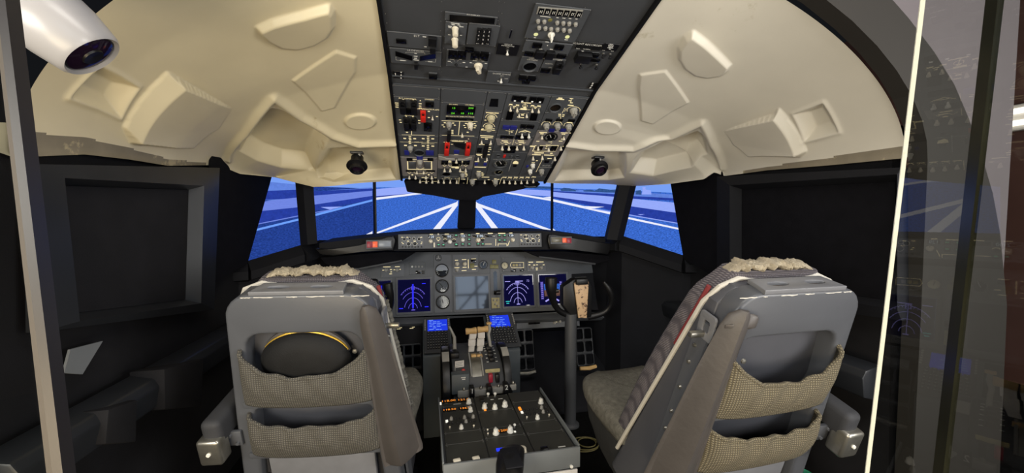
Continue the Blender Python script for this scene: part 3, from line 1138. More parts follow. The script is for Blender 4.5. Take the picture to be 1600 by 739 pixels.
# ------------------------------------------------------------------ the simulator's outside-view displays
YT = 3.5
SKY = emit('sky_pixels', rgb(120, 160, 245), 1.0)
PERI = emit('apron_pixels', rgb(150, 170, 250), 1.0, .06, 30, 6)
PERI_D = emit('dim_apron_pixels', rgb(112, 134, 226), 1.0, .08, 30, 6)
ASP = emit('asphalt_pixels', rgb(58, 104, 202), 1.0, .7, 70, 2.5)
ASP_D = emit('dim_asphalt_pixels', rgb(36, 64, 144), 1.0, .6, 70, 2.5)
BAND = emit('taxiway_pixels', rgb(40, 62, 160), 1.0, .2, 40)
LINE = emit('line_pixels', rgb(238, 240, 255), 1.0)
LINE_D = emit('dim_line_pixels', rgb(110, 160, 250), 1.0)
TREE = emit('tree_pixels', rgb(50, 84, 140), 1.0, .3, 60)
BLD = emit('building_pixels', rgb(96, 130, 220), 1.0, .15, 20)
PIC = [SKY, PERI, PERI_D, ASP, ASP_D, BAND, LINE, LINE_D, TREE, BLD]
xL, xR = PY(585.5, 330, YT).x, PY(862.5, 330, YT).x
zt, zb_ = 1.86, 0.98


def tv(label, a, bq, base, polys):
    """flat screen between plan points a and bq; picture polygons given where the photo shows them"""
    a, bq = V((a[0], a[1], 0)), V((bq[0], bq[1], 0))
    F = Panel(V(((a.x + bq.x) / 2, (a.y + bq.y) / 2, (zt + zb_) / 2)), (0, 0, 1), bq - a)
    w, h = (bq - a).length, zt - zb_
    t = thing('display_screen', F.P(0, -h / 2, 0), label, 'screen', 'screens outside the cockpit windows')
    b = MB()
    b.ringplate([F.P(x, y, .012) for x, y in ((-w / 2, -h / 2), (w / 2, -h / 2), (w / 2, h / 2), (-w / 2, h / 2))],
                [F.P(x, y, .012) for x, y in ((-w / 2 + .011, -h / 2 + .011), (w / 2 - .011, -h / 2 + .011), (w / 2 - .011, h / 2 - .011), (-w / 2 + .011, h / 2 - .011))], F.N * -.05)
    b.box((0, 0, -.03), (w - .02, h - .02, .03), F.Mx(0, 0))
    b.obj('housing', 'blackp', t)
    b = MB()
    q = [F.P(x, y, 0) for x, y in ((-w / 2 + .01, -h / 2 + .01), (w / 2 - .01, -h / 2 + .01), (w / 2 - .01, h / 2 - .01), (-w / 2 + .01, h / 2 - .01))]
    b.faces(q, [(0, 1, 2, 3)], PIC.index(base))
    for k, (m, pts) in enumerate(polys):
        uv = [F.hit(*p) for p in pts]
        uv = [(max(-w / 2 + .011, min(w / 2 - .011, u)), max(-h / 2 + .011, min(h / 2 - .011, v))) for u, v in uv]
        b.faces([F.P(u, v, .0006 * (k + 1)) for u, v in uv], [tuple(range(len(uv)))], PIC.index(m))
    me = bpy.data.meshes.new('picture')
    b.bm.to_mesh(me)
    b.bm.free()
    for m in PIC:
        me.materials.append(m)
    put('picture', me, Matrix.Identity(4), t)


cl, c2 = crop(380, 270, 4.4444), crop(720, 270, 4.4444)


def cp(f, *pts):
    return [f(*p) for p in pts]


lw = 1.62
tv('left display screen showing dim taxiway lines, outside the left windows', (xL - lw * cos(radians(43)), YT - lw * sin(radians(43))), (xL - .004, YT), ASP_D, [
    (SKY, cp(cl, (-400, -400), (900, -400), (900, 110), (-400, 60))),
    (BLD, cp(cl, (150, 60), (360, 80), (500, 130), (895, 100), (895, 130), (500, 190), (150, 190))),
    (BAND, cp(cl, (100, 128), (360, 118), (500, 128), (895, 108), (895, 130), (500, 165), (370, 178), (100, 190))),
    (PERI_D, cp(cl, (60, 215), (200, 190), (370, 172), (500, 158), (895, 124), (895, 160), (500, 220), (370, 240), (130, 265), (60, 272))),
    (BAND, cp(cl, (60, 272), (130, 265), (370, 240), (500, 220), (895, 160), (895, 185), (500, 262), (380, 300), (60, 360))),
    (LINE_D, cp(cl, (50, 402), (105, 385), (380, 318), (500, 284), (895, 184), (895, 198), (500, 300), (380, 332), (105, 400), (50, 415))),
    (PERI_D, cp(cl, (60, 362), (120, 348), (380, 296), (500, 272), (620, 252), (620, 258), (500, 279), (380, 303), (120, 355), (60, 370))),
    (PERI, cp(cl, (535, 238), (690, 234), (600, 256))),
    (LINE, cp(cl, (850, 428), (895, 405), (895, 428))),
])
tv('middle display screen showing bright apron lines, outside the front windows', (xL + .004, YT), (xR - .004, YT), ASP, [
    (SKY, cp(cl, (900, -600), (2200, -600), (2200, 110), (900, 100))),
    (PERI, cp(cl, (900, 112), (1150, 96), (1500, 80), (1500, 130), (1290, 138), (900, 166))),
    (BAND, cp(cl, (900, 162), (1290, 134), (1290, 140), (900, 180))),
    (PERI, cp(c2, (100, 105), (300, 108), (640, 124), (640, 165), (280, 138), (100, 130))),
    (TREE, cp(c2, (380, 90), (640, 96), (640, 112), (380, 104))),
    (LINE, cp(cl, (900, 172), (1290, 130), (1290, 141), (900, 188))),
    (LINE, cp(cl, (905, 412), (1490, 200), (1490, 222), (905, 424))),
    (LINE, cp(cl, (1270, 450), (1325, 450), (1490, 226), (1490, 192), (1340, 365))),
    (LINE, cp(c2, (100, 205), (640, 392), (640, 410), (100, 226))),
    (LINE, cp(c2, (100, 196), (122, 215), (270, 400), (300, 450), (255, 450), (222, 398), (100, 235))),
    (LINE, cp(c2, (250, 122), (640, 182), (640, 196), (250, 132))),
    (LINE, cp(c2, (570, 172), (640, 166), (640, 180))),
])
tv('right display screen showing an airfield with trees and a tower', (xR + .004, YT), (xR + lw * cos(radians(43)), YT - lw * sin(radians(43))), ASP, [
    (SKY, cp(c2, (630, -500), (1900, -500), (1900, 160), (1300, 130), (630, 105))),
    (BLD, cp(c2, (640, 112), (1100, 128), (1300, 140), (1900, 178), (1900, 200), (1200, 168), (640, 130))),
    (TREE, cp(c2, (690, 116), (715, 104), (760, 108), (800, 120), (850, 122), (900, 118), (930, 124), (960, 108), (1000, 112), (1040, 118), (1080, 116), (1100, 138), (1000, 136), (860, 130), (700, 126))),
    (BLD, cp(c2, (800, 122), (850, 120), (855, 132), (800, 130))),
    (TREE, cp(c2, (1215, 150), (1215, 124), (1250, 120), (1255, 152))),
    (PERI, cp(c2, (1258, 150), (1264, 110), (1260, 100), (1284, 98), (1282, 110), (1290, 118), (1320, 122), (1324, 150))),
    (BAND, cp(c2, (640, 126), (1100, 150), (1200, 162), (1470, 176), (1900, 200), (1900, 214), (1200, 180), (640, 136))),
    (PERI, cp(c2, (625, 134), (1090, 168), (1190, 180), (1470, 206), (1900, 246), (1900, 330), (1480, 275), (1180, 232), (1060, 222), (625, 166))),
    (BAND, cp(c2, (625, 166), (1060, 222), (1180, 232), (1480, 275), (1900, 330), (1900, 440), (1500, 352), (1160, 286), (1050, 262), (625, 176))),
    (LINE, cp(c2, (625, 184), (1050, 274), (1160, 306), (1510, 382), (1900, 470), (1900, 486), (1510, 394), (1160, 320), (1045, 290), (625, 200))),
    (PERI, cp(c2, (860, 236), (1165, 288), (1500, 346), (1900, 420), (1900, 428), (1500, 352), (1165, 295), (860, 242))),
    (LINE, cp(c2, (815, 230), (1000, 236), (905, 250))),
    (PERI, cp(c2, (1230, 288), (1280, 288), (1250, 294))),
    (LINE, cp(c2, (625, 386), (665, 404), (625, 404))),
])

# ------------------------------------------------------------------ overhead panel
ymid, zmid = 1.616, 2.06
FO = Panel((0, 2.36, 1.722), (0, ymid - 2.36, zmid - 1.722))           # forward half
FA = Panel((0, ymid, zmid), (0, 1.0 - ymid, 2.238 - zmid))             # aft half
oh = thing('overhead_panel', (0, 2.36, 1.722), 'dark grey overhead panel of switches and dials between the two ceiling shells', 'control panel')
Lf = sqrt((ymid - 2.36) ** 2 + (zmid - 1.722) ** 2)
La = sqrt((1 - ymid) ** 2 + (2.238 - zmid) ** 2)
HW = OH_HW + 0.002
b = MB()
for F, l0, l1 in ((FO, 0, Lf), (FA, 0, La + .1)):
    b.box((0, (l0 + l1) / 2, -.04), (2 * HW, l1 - l0, .07), F.Mx(0, 0))
    for s_ in (-1, 1):
        b.box((s_ * (HW - .006), (l0 + l1) / 2, .004), (.012, l1 - l0, .014), F.Mx(0, 0), 1)
for v_ in (Lf - .006, Lf - .05):
    b.box((0, v_, .003), (2 * HW - .03, .005, .005), FO.Mx(0, 0), 2)
b.box((0, La + .02, .01), (2 * HW, .03, .03), FA.Mx(0, 0), 2)
b.obj('panel_body', ['oh', 'blackp', 'oh2'], oh)
b = MB()   # black chin hanging below the front edge, deepest over the centre post
b.prism([PY(px, py, 2.40) for px, py in [(631, 282), (636, 300), (680, 306), (715, 313), (747, 313), (754, 306), (790, 301), (815, 296), (843, 288), (840, 281)]], V((0, .10, .02)), 0, .006)
b.obj('front_chin', 'black', oh)

cE, cF, cG, cH = crop(600, 10, 8.889), crop(600, 70, 8.889), crop(770, 0, 7.619), crop(770, 60, 7.619)
cA, cB, cC, cD = crop(610, 140, 9.24), crop(610, 210, 8.693), crop(740, 140, 9.235), crop(740, 210, 8.693)
SCL = {cE: 8.889, cF: 8.889, cG: 7.619, cH: 7.619, cA: 9.24, cB: 8.693, cC: 9.235, cD: 8.693}


class Mod:
    """one module plate of a panel with everything mounted on it"""

    def __init__(s, F, parent, corners, m, th=.004, name='module_panel', screws=True):
        s.F = F
        uv = [F.hit(*p) for p in corners]
        us, vs = [p[0] for p in uv], [p[1] for p in uv]
        uL, uR = (uv[0][0] + uv[3][0]) / 2, (uv[1][0] + uv[2][0]) / 2
        vT, vB = (uv[0][1] + uv[1][1]) / 2, (uv[2][1] + uv[3][1]) / 2
        s.box = (uL, uR, vT, vB)
        s.th = th
        b = MB()
        b.box(((uL + uR) / 2, (vT + vB) / 2, th / 2), (abs(uR - uL) - .002, abs(vT - vB) - .002, th), F.Mx(0, 0), 0, .0012, 1)
        s.o = b.obj(name, m, parent)
        s.lb, s.pb = MB(), MB()
        if screws:
            sc_ = F.su(*corners[0])
            for u in (uL + 1.8 * sc_, uR - 1.8 * sc_):
                for v in (vT - 1.8 * sc_, vB + 1.8 * sc_):
                    put('fastener', D['screw'], F.Mx(u, v, th, random.uniform(0, 3), 0.9 * sc_), s.o)

    def c(s, f, x, y, key, k=1.0, rot=0.0, name=None):
        return ctl(s.F, *f(x, y), key, s.o, k, rot, s.th, name)

    def bar(s, f, x, y, w, h, glow=True):
        """a run of lettering too small to read"""
        sc_ = SCL.get(f, 1.0)
        mb = s.lb if glow else s.pb
        s.F.block(mb, *f(x, y), w * .85 / sc_, h * .72 / sc_, s.th, s.th + .0006)

    def words(s, f, x, y, body, h, glow=True):
        sc_ = SCL.get(f, 1.0)
        s.F.txt(s.lb if glow else s.pb, *f(x, y), body, h / sc_, s.th + .0006)

    def line(s, f, pts, w, glow=True):
        s.F.stroke(s.lb if glow else s.pb, [f(*p) for p in pts], w * .7 / SCL.get(f, 1.0), s.th + .0005)

    def box_(s, f, x, y, w, h, m, hgt=.006, name='annunciator', bev=.001):
        b = MB()
        sc_ = SCL.get(f, 1.0)
        s.F.block(b, *f(x, y), w / sc_, h / sc_, s.th * .5, s.th + hgt, 0, bev)
        return b.obj(name, m, s.o)

    def poly(s, f, pts, m, hgt=.003, name='annunciator'):
        b = MB()
        s.F.poly(b, [f(*p) for p in pts], s.th * .5, s.th + hgt)
        return b.obj(name, m, s.o)

    def g(s, f, x, y, rx, ry, **kw):
        sc_ = SCL.get(f, 1.0)
        return gauge(s.F, *f(x, y), rx / sc_, ry / sc_, s.o, n=s.th + .003, base=s.th, **kw)

    def guard(s, f, x, y, w, h, m, hgt=.02):
        """switch guard: raised hinged cover with a notch and a lip"""
        sc_ = SCL.get(f, 1.0)
        u, v = s.F.hit(*f(x, y))
        W, Hh = w / sc_ * s.F.su(*f(x, y)), h / sc_ * s.F.sv(*f(x, y))
        b = MB()
        for sx in (-1, 1):
            b.box((sx * W * .36, 0, s.th + hgt * .45), (W * .26, Hh, hgt * .9), s.F.Mx(u, v), 0, .001)
        b.box((0, -Hh * .2, s.th + hgt * .75), (W * .9, Hh * .6, hgt * .5), s.F.Mx(u, v), 0, .0015)
        b.box((0, Hh * .38, s.th + hgt * .3), (W * .9, Hh * .2, hgt * .6), s.F.Mx(u, v), 0, .001)
        return b.obj('switch_guard', m, s.o)

    def done(s):
        for mb, nm, m in ((s.lb, 'backlit_lettering', 'legend'), (s.pb, 'lettering', 'print')):
            if len(mb.bm.verts):
                put(nm, mb.data(nm, m, 0), Matrix.Identity(4), s.o)


def Q(f, *p):
    return [f(*q) for q in p]


# ---- aft half
m = Mod(FA, oh, Q(cE, (32, 335), (800, 392), (800, 590), (60, 560)), 'oh2')
m.words(cE, 455, 397, 'ELT', 30, False)
m.bar(cE, 562, 408, 60, 14, False)
m.bar(cE, 575, 547, 40, 12, False)
m.box_(cE, 240, 465, 140, 58, 'dark', .004)
m.box_(cE, 672, 455, 115, 110, 'blackp', .012, 'rocker_switch')
m.box_(cE, 675, 545, 78, 75, 'blackp', .02, 'switch_lever')
m.bar(cE, 672, 484, 72, 6, False)
m.done()
m = Mod(FA, oh, Q(cF, (70, 36), (800, 78), (800, 285), (95, 250)), 'oh2')
m.words(cF, 437, 68, 'LE DEVICES', 26, False)
m.poly(cF, [(158, 70), (392, 142), (390, 198), (160, 132)], 'dark')
m.poly(cF, [(498, 145), (716, 102), (716, 165), (500, 203)], 'dark')
m.line(cF, [(300, 100), (305, 90), (565, 98), (570, 118)], 5, False)
m.line(cF, [(165, 150), (168, 198), (320, 208)], 5, False)
m.line(cF, [(570, 218), (715, 228), (718, 182)], 5, False)
for x, y, w in ((440, 146, 60), (437, 174, 45), (445, 198, 90), (262, 204, 90), (640, 222, 70), (440, 105, 40)):
    m.bar(cF, x, y, w, 11, False)
m.box_(cF, 445, 255, 48, 70, 'blackp', .014, 'push_button')
m.done()
m = Mod(FA, oh, Q(cE, (838, 65), (1590, 128), (1560, 235), (842, 195)), 'oh2')
m.words(cE, 1240, 106, 'IRS DISPLAY', 20, False)
m.poly(cE, [(910, 98), (1540, 148), (1530, 222), (912, 178)], 'dark', .003, 'display_window')
m.done()
m = Mod(FA, oh, Q(cE, (842, 200), (1152, 215), (1140, 525), (842, 510)), 'oh2')
for x, y, w in ((990, 222, 140), (915, 262, 60), (1075, 268, 70), (915, 280, 50), (960, 240, 50), (1040, 244, 50), (905, 380, 40), (1068, 388, 34)):
    m.bar(cE, x, y, w, 10, False)
for x, y in ((988, 296), (984, 448)):
    b = MB()
    sc_ = FA.su(*cE(x, y))
    b.lathe([(.01, 0), (5.4, 0), (5.4, 1.2), (5.0, 1.6), (4.5, 13.2), (3.4, 13.8), (.01, 13.6)], FA.m(*cE(x, y), .003, 0, sc_), 24)
    b.obj('rotary_knob', 'cream', m.o)
m.done()
m = Mod(FA, oh, Q(cE, (1164, 218), (1596, 248), (1580, 545), (1150, 525)), 'oh2')
keys = ['1', '2', '3', '4', '5', '6', '7', '8', '9', 'ENT', '0', 'CLR']
for i, kx in enumerate(keys):
    r_, c_ = divmod(i, 3)
    x, y = 1320 + c_ * 70 - r_ * 8, 303 + r_ * 56 + c_ * 3
    k_ = m.box_(cE, x, y, 56, 44, 'blackp', .008, 'keypad_key')
    b = MB()
    FA.txt(b, *cE(x, y + 4), kx, 26 / 8.889 if len(kx) == 1 else 12 / 8.889, m.th + .0083)
    put('keycap_lettering', b.data('keycap_lettering', 'print', 0), Matrix.Identity(4), k_)
m.done()
m = Mod(FA, oh, Q(cF, (862, 60), (1470, 92), (1448, 325), (862, 295)), 'oh2')
for x, y, w, h in ((952, 112, 120, 100), (1080, 120, 120, 96), (1262, 130, 120, 100), (1390, 138, 120, 100)):
    m.box_(cF, x, y, w, h, 'dark', .008)
m.box_(cF, 1185, 45, 120, 44, 'dark', .01)
for x, y, w in ((955, 94, 62), (1085, 104, 50), (1385, 164, 62), (945, 186, 70), (1060, 190, 44), (905, 216, 50), (1110, 232, 46), (1258, 204, 64), (1375, 212, 44), (1205, 236, 40), (1415, 246, 44), (1145, 296, 34)):
    m.bar(cF, x, y, w, 11, False)
for p, q in (((925, 224), (948, 238)), ((970, 200), (978, 216)), ((1035, 196), (1018, 216)), ((1080, 236), (1052, 246)), ((1228, 240), (1250, 252))):
    m.line(cF, [p, q], 5, False)
m.c(cF, 1000, 258, 'KB', .8)
b = MB()
sc_ = FA.su(*cF(1310, 275))
Rk = FA.m(*cF(1310, 275), .003, .5, sc_)
b.lathe([(.01, 0), (6.8, 0), (6.8, 2), (6.0, 2.6), (5.4, 5), (.01, 5)], Rk, 20)
b.box((0, 0, 8.5), (6.2, 11, 9), Rk, 0, 1.2 * sc_)
b.cone(Rk @ V((0, 3.2, 12.9)), Rk @ V((0, 3.2, 13.2)), .8 * sc_, .8 * sc_, 10, 1)
b.obj('selector_knob', ['cream', 'ink'], m.o)
m.done()
# loose items straight on the aft plate
m = Mod(FA, oh, Q(cF, (125, 355), (275, 366), (272, 470), (130, 455)), 'blackp', .002, 'small_placard', False)
for y in (375, 415, 455):
    m.bar(cF, 238, y, 22, 22, False)
m.bar(cF, 160, 412, 14, 70, False)
m.done()
m = Mod(FA, oh, Q(cF, (618, 372), (742, 380), (738, 440), (618, 430)), 'oh2', .004, 'button_base', False)
m.box_(cF, 680, 415, 116, 40, 'dark', .012, 'push_button')
m.done()
m = Mod(FA, oh, Q(cG, (205, 345), (238, 347), (210, 458), (195, 455)), 'dark', .002, 'slot_plate', False)
m.done()
m = Mod(FA, oh, Q(cG, (52, 508), (318, 516), (298, 662), (38, 652)), 'blackp', .002, 'interphone_plate', False)
m.words(cG, 184, 524, 'SERVICE', 15, False)
m.words(cG, 180, 541, 'INTERPHONE', 15, False)
m.words(cG, 178, 560, 'OFF', 10, False)
m.c(cG, 174, 592, 'TW', 1.0)
m.done()
m = Mod(FA, oh, Q(cG, (485, 36), (1138, 84), (1020, 500), (385, 452)), 'oh2')
m.poly(cG, [(541, 66), (1074, 106), (1050, 190), (518, 150)], 'grey', .002, 'display_frame')
for i in range(7):
    x, y = 572 + i * 75, 116 + i * 6.2
    w_ = m.box_(cG, x, y, 62, 74, 'dark', .004, 'display_window')
    b = MB()
    for dx in (-10, 10):
        FA.block(b, *cG(x + dx, y), 6 / 7.619, 34 / 7.619, m.th + .004, m.th + .0046)
    put('segment', b.data('segment', 'print', 0), Matrix.Identity(4), w_)
for x, y, w in ((625, 186, 150), (770, 198, 34), (845, 204, 44), (918, 208, 40), (995, 214, 30), (500, 436, 30), (872, 462, 50)):
    m.bar(cG, x, y, w, 9, False)
for x, y in ((538, 240), (612, 246), (765, 258), (838, 264), (908, 270), (984, 278), (550, 318), (625, 326), (693, 334), (768, 340), (844, 346), (914, 354)):
    b = MB()
    sc_ = FA.su(*cG(x, y))
    b.lathe([(.01, 0), (3.4, 0), (3.4, .6), (2.9, .8), (2.9, 3.4), (2.5, 4.2), (.01, 4.3)], FA.m(*cG(x, y - 6), .003, 0, sc_), 14)
    b.obj('capsule_light', 'grey', m.o)
for x, y in ((682, 228), (512, 398), (886, 428)):
    b = MB()
    sc_ = FA.su(*cG(x, y))
    b.lathe([(.01, 0), (3.6, 0), (3.6, .5), (3.0, .9), (.01, 1.0)], FA.m(*cG(x, y), .003, 0, sc_), 16)
    b.obj('lit_capsule', 'lamp_y' if x < 600 or y > 400 else 'olive', m.o)
b = MB()
sc_ = FA.su(*cG(695, 400))
Rk = FA.m(*cG(695, 398), .003, 0, sc_)
b.lathe([(.01, 0), (5.6, 0), (5.6, 2.2), (5.0, 3), (.01, 3)], Rk, 18)
b.hull([Rk @ V(p) for p in ((-2.2, 3, 2), (2.2, 3, 2), (2.2, -4, 2), (-2.2, -4, 2))], [Rk @ V(p) for p in ((-1.6, 2, 11), (1.6, 2, 11), (.7, -3, 13), (-.7, -3, 13))])
b.obj('selector_knob', 'white', m.o)
m.done()
m = Mod(FA, oh, Q(cG, (378, 468), (945, 512), (905, 660), (350, 610)), 'oh2')
for x, y, w, h in ((525, 524, 112, 56), (785, 546, 112, 56), (425, 622, 100, 50), (815, 650, 108, 46)):
    m.box_(cG, x, y, w, h, 'dark', .006, 'push_button')
for x, y in ((550, 618), (675, 628)):
    m.box_(cG, x, y, 100, 80, 'blackp', .014, 'switch_guard')
for x, y, w in ((528, 526, 70), (786, 548, 64), (432, 620, 50), (570, 572, 44), (695, 576, 44), (645, 488, 50), (650, 530, 14)):
    m.bar(cG, x, y, w, 10, False)
m.done()
m = Mod(FA, oh, Q(cH, (345, 205), (598, 222), (558, 392), (285, 372)), 'oh2')
m.words(cH, 472, 226, 'CREW', 18, False)
m.words(cH, 468, 245, 'OXYGEN', 18, False)
m.g(cH, 440, 318, 84, 62, marks=False, bez='oh2')
m.done()
m = Mod(FA, oh, Q(cH, (602, 222), (860, 240), (822, 405), (562, 392)), 'oh2')
m.words(cH, 716, 238, 'PASS OXYGEN', 20, False)
m.words(cH, 668, 290, 'NORMAL', 14, False)
m.words(cH, 682, 335, 'ON', 14, False)
m.box_(cH, 622, 366, 112, 48, 'dark', .006)
m.guard(cH, 770, 312, 92, 118, 'blackp', .022)
m.done()
m = Mod(FA, oh, Q(cH, (-70, 375), (208, 396), (192, 552), (-90, 532)), 'oh2')
m.words(cH, 106, 414, 'DOME WHITE', 20, False)
m.words(cH, 108, 434, 'DIM', 13, False)
m.words(cH, 160, 470, 'OFF', 14, False)
m.bar(cH, 66, 498, 30, 12, False)
m.c(cH, 100, 462, 'TW', 1.0)
m.done()
m = Mod(FA, oh, Q(cH, (305, 418), (508, 436), (490, 520), (300, 500)), 'oh', .002, 'button_base', False)
for x, y in ((352, 452), (462, 458), (392, 494)):
    m.box_(cH, x, y, 92, 36, 'dark', .012, 'push_button')
m.done()
m = Mod(FA, oh, Q(cG, (1012, 490), (1318, 508), (1285, 604), (975, 575)), 'blackp', .002, 'recorder_plate', False)
m.words(cG, 1128, 524, 'FLIGHT RECORDER', 24, False)
m.words(cG, 1012, 574, 'TEST', 13, False)
m.words(cG, 1120, 580, 'NORMAL', 13, False)
m.done()
m = Mod(FA, oh, Q(cG, (1326, 508), (1512, 520), (1478, 612), (1290, 600)), 'blackp', .002, 'recorder_plate', False)
for y, w in ((522, 70), (537, 110), (551, 90), (565, 116), (580, 40)):
    m.bar(cG, 1405 - (y - 540) * .3, y, w * .75, 7, False)
m.words(cG, 1318, 594, 'OFF', 11, False)
m.words(cG, 1420, 602, 'TEST', 11, False)
m.done()
m = Mod(FA, oh, Q(cH, (975, 140), (1262, 160), (1240, 272), (985, 258)), 'oh', .002, 'recorder_switch_base', False)
m.box_(cH, 1070, 195, 178, 95, 'blackp', .022, 'switch_guard')
m.box_(cH, 1210, 188, 96, 40, 'dark', .008)
m.box_(cH, 1215, 250, 120, 28, 'dark', .006)
m.bar(cH, 1068, 148, 34, 14, False)
m.bar(cH, 1225, 248, 60, 10, False)
for x, y in ((1313, 172), (1396, 180), (1046, 296), (1232, 306)):
    m.c(cH, x, y, 'TB', 1.1)
m.done()
m = Mod(FA, oh, Q(cH, (1168, 518), (1270, 524), (1235, 598), (1135, 590)), 'blackp', .002, 'small_placard', False)
for x, y in ((1188, 532), (1178, 556), (1160, 582)):
    m.bar(cH, x, y, 22, 22, False)
m.done()
for (x0, y0, x1, y1, n) in ((602, 22, 614, 92, 6), (690, 3, 686, 108, 8), (698, 20, 690, 112, 6), (780, 3, 776, 62, 5), (788, 4, 772, 72, 5), (914, 12, 896, 62, 6), (990, 52, 946, 116, 8), (960, 70, 932, 125, 0), (882, 92, 878, 108, 2), (824, 60, 812, 104, 4)):
    for i in range(n):
        f_ = i / max(1, n - 1)
        ctl(FA, lerp(x0, x1, f_), lerp(y0, y1, f_), 'screw', oh, .9, random.uniform(0, 3), 0.0)
for x in (618, 690, 755, 838, 918):
    ctl(FO, x, 136 + (x - 618) * .045, 'screw', oh, .9, random.uniform(0, 3), .0)

# ---- forward half: five columns of modules
def col_u(*pp):
    return sum(FO.hit(*p)[0] for p in pp) / len(pp)


CU = [col_u(cA(25, 100), cB(150, 560)), col_u(cA(706, 200), cB(645, 500)), col_u(cA(1330, 300), cB(1130, 450)),
      col_u(cC(400, 380), cD(245, 240)), col_u(cC(1010, 380), cD(720, 270)), HW - .014]


def rowv(f, x, y):
    return FO.hit(*f(x, y))[1]


class ModC(Mod):
    def __init__(s, k, vT, vB, m, th=.004, name='module_panel', k2=None):
        s.F, s.th = FO, th
        uL, uR = CU[k] + .001, CU[(k2 or k) + 1] - .001
        b = MB()
        b.box(((uL + uR) / 2, (vT + vB) / 2, th / 2), (uR - uL, abs(vT - vB) - .002, th), FO.Mx(0, 0), 0, .0012, 1)
        s.o = b.obj(name, m, oh)
        s.lb, s.pb = MB(), MB()
        for u in (uL + .007, uR - .007):
            for v in (vT - .007, vB + .007):
                put('fastener', D['screw'], FO.Mx(u, v, th, random.uniform(0, 3), .0032), s.o)


VT = Lf - .055
# column 1
v1, v2, v3, v4 = rowv(cA, 380, 100), rowv(cA, 400, 655), rowv(cB, 380, 300), rowv(cB, 400, 560)
ModC(0, VT, v1, 'oh2').done()
m = ModC(0, v1, v2, 'oh2')
m.words(cA, 250, 120, 'FLT CONTROL', 22)
m.words(cA, 275, 360, 'SPOILER', 22)
m.words(cA, 565, 132, 'STANDBY', 18)
m.words(cA, 548, 274, 'ALTERNATE FLAPS', 22)
for x, y, w, h in ((180, 210, 90, 160), (340, 215, 90, 160), (228, 440, 80, 120), (335, 445, 80, 120)):
    m.guard(cA, x, y, w, h, 'blackp', .022)
m.box_(cA, 272, 300, 230, 80, 'dark', .008, 'guard_base')
m.box_(cA, 285, 530, 170, 80, 'dark', .008, 'guard_base')
m.box_(cA, 565, 195, 122, 70, 'dark', .008)
m.box_(cA, 540, 520, 116, 112, 'dark', .008)
m.guard(cA, 472, 350, 78, 130, 'red', .02)
m.c(cA, 608, 372, 'T')
for x, y, w in ((90, 182, 60), (95, 210, 54), (95, 240, 54), (430, 192, 50), (428, 226, 44), (430, 256, 50), (555, 303, 38), (555, 392, 38), (672, 378, 36), (140, 427, 38), (150, 462, 36), (415, 435, 40), (416, 472, 34), (432, 148, 20), (185, 135, 24), (330, 135, 24), (230, 372, 24), (325, 378, 24), (240, 606, 36)):
    m.bar(cA, x, y, w, 14)
m.done()
m = ModC(0, v2, v3, 'oh2')
m.line(cA, [(165, 642), (640, 650)], 9)
m.line(cB, [(130, 92), (635, 102)], 5)
m.line(cB, [(420, 117), (595, 119)], 7)
m.line(cA, [(308, 560), (305, 640)], 12)
m.words(cB, 385, 96, 'DISPLAYS', 16)
for x, y in ((195, 45), (330, 48), (445, 48), (575, 50), (205, 140), (340, 142), (445, 148), (575, 150)):
    m.bar(cB, x, y, 44, 18)
for x, ys in ((266, (18, 42, 62, 88, 112)), (511, (20, 44, 68, 92, 145, 170, 195))):
    for y in ys:
        m.bar(cB, x + random.uniform(-4, 4), y, 40, 9)
    m.line(cB, [(x, 25), (x, 120 if x < 300 else 200)], 7)
for x, y, w, h in ((222, 232, 64, 54), (535, 237, 104, 58)):
    m.box_(cB, x, y, w, h, 'blue_ann', .006)
m.c(cB, 272, 165, 'KG', 1.15)
m.g(cB, 390, 236, 76, 42, marks=False, bez='oh2')
m.done()
m = ModC(0, v3, v4, 'oh_l', .006)
for x, y, w, h in ((262, 325, 80, 36), (542, 326, 80, 36), (275, 478, 130, 18), (545, 480, 120, 18)):
    m.box_(cB, x, y, w, h, 'dark', .004)
m.box_(cB, 398, 300, 84, 42, 'blue_ann', .006)
m.line(cB, [(232, 325), (558, 325), (560, 462), (238, 462)], 20)
m.line(cB, [(238, 462), (232, 325)], 20)
m.line(cB, [(255, 350), (340, 352)], 12)
m.line(cB, [(450, 352), (545, 354)], 12)
m.box_(cB, 300, 405, 96, 84, 'panel', .003, 'inset_plate')
m.box_(cB, 500, 405, 84, 84, 'panel', .003, 'inset_plate')
m.c(cB, 400, 350, 'KG', 1.2)
for x in (360, 450):
    m.c(cB, x, 478, 'T', .9)
m.line(cB, [(345, 440), (405, 465), (460, 440)], 10)
m.line(cB, [(380, 520), (430, 520)], 14)
for x in (257, 342, 482, 562):
    m.line(cB, [(x - 26, 498), (x, 520), (x + 26, 500)], 7)
    m.c(cB, x, 540, 'T')
m.bar(cB, 298, 535, 26, 20)
m.bar(cB, 520, 535, 26, 20)
m.done()
# column 2
w1, w2, w3, w4 = rowv(cA, 1030, 185), rowv(cA, 980, 665), rowv(cB, 880, 270), rowv(cB, 880, 460)
ModC(1, VT, w1, 'oh2').done()
m = ModC(1, w1, w2, 'oh2')
dw = m.box_(cA, 1018, 282, 412, 128, 'dark', .006, 'display_window')
for x, y, t_ in ((912, 240, '15'), (1160, 243, '399'), (900, 315, '24'), (1036, 317, '10'), (1155, 319, '115')):
    b = MB()
    FO.txt(b, *cA(x, y), t_, 30 / 9.24, m.th + .0065)
    put('green_digits', b.data('green_digits', 'green', 0), Matrix.Identity(4), dw)
for x, y, t_ in ((910, 203, 'DC AMPS'), (1140, 210, 'CPS FREQ'), (870, 376, 'DC VOLTS'), (1010, 380, 'AC AMPS'), (1145, 382, 'AC VOLTS')):
    m.words(cA, x, y, t_, 17)
m.box_(cA, 1000, 412, 400, 30, 'dark', .003, 'slot')
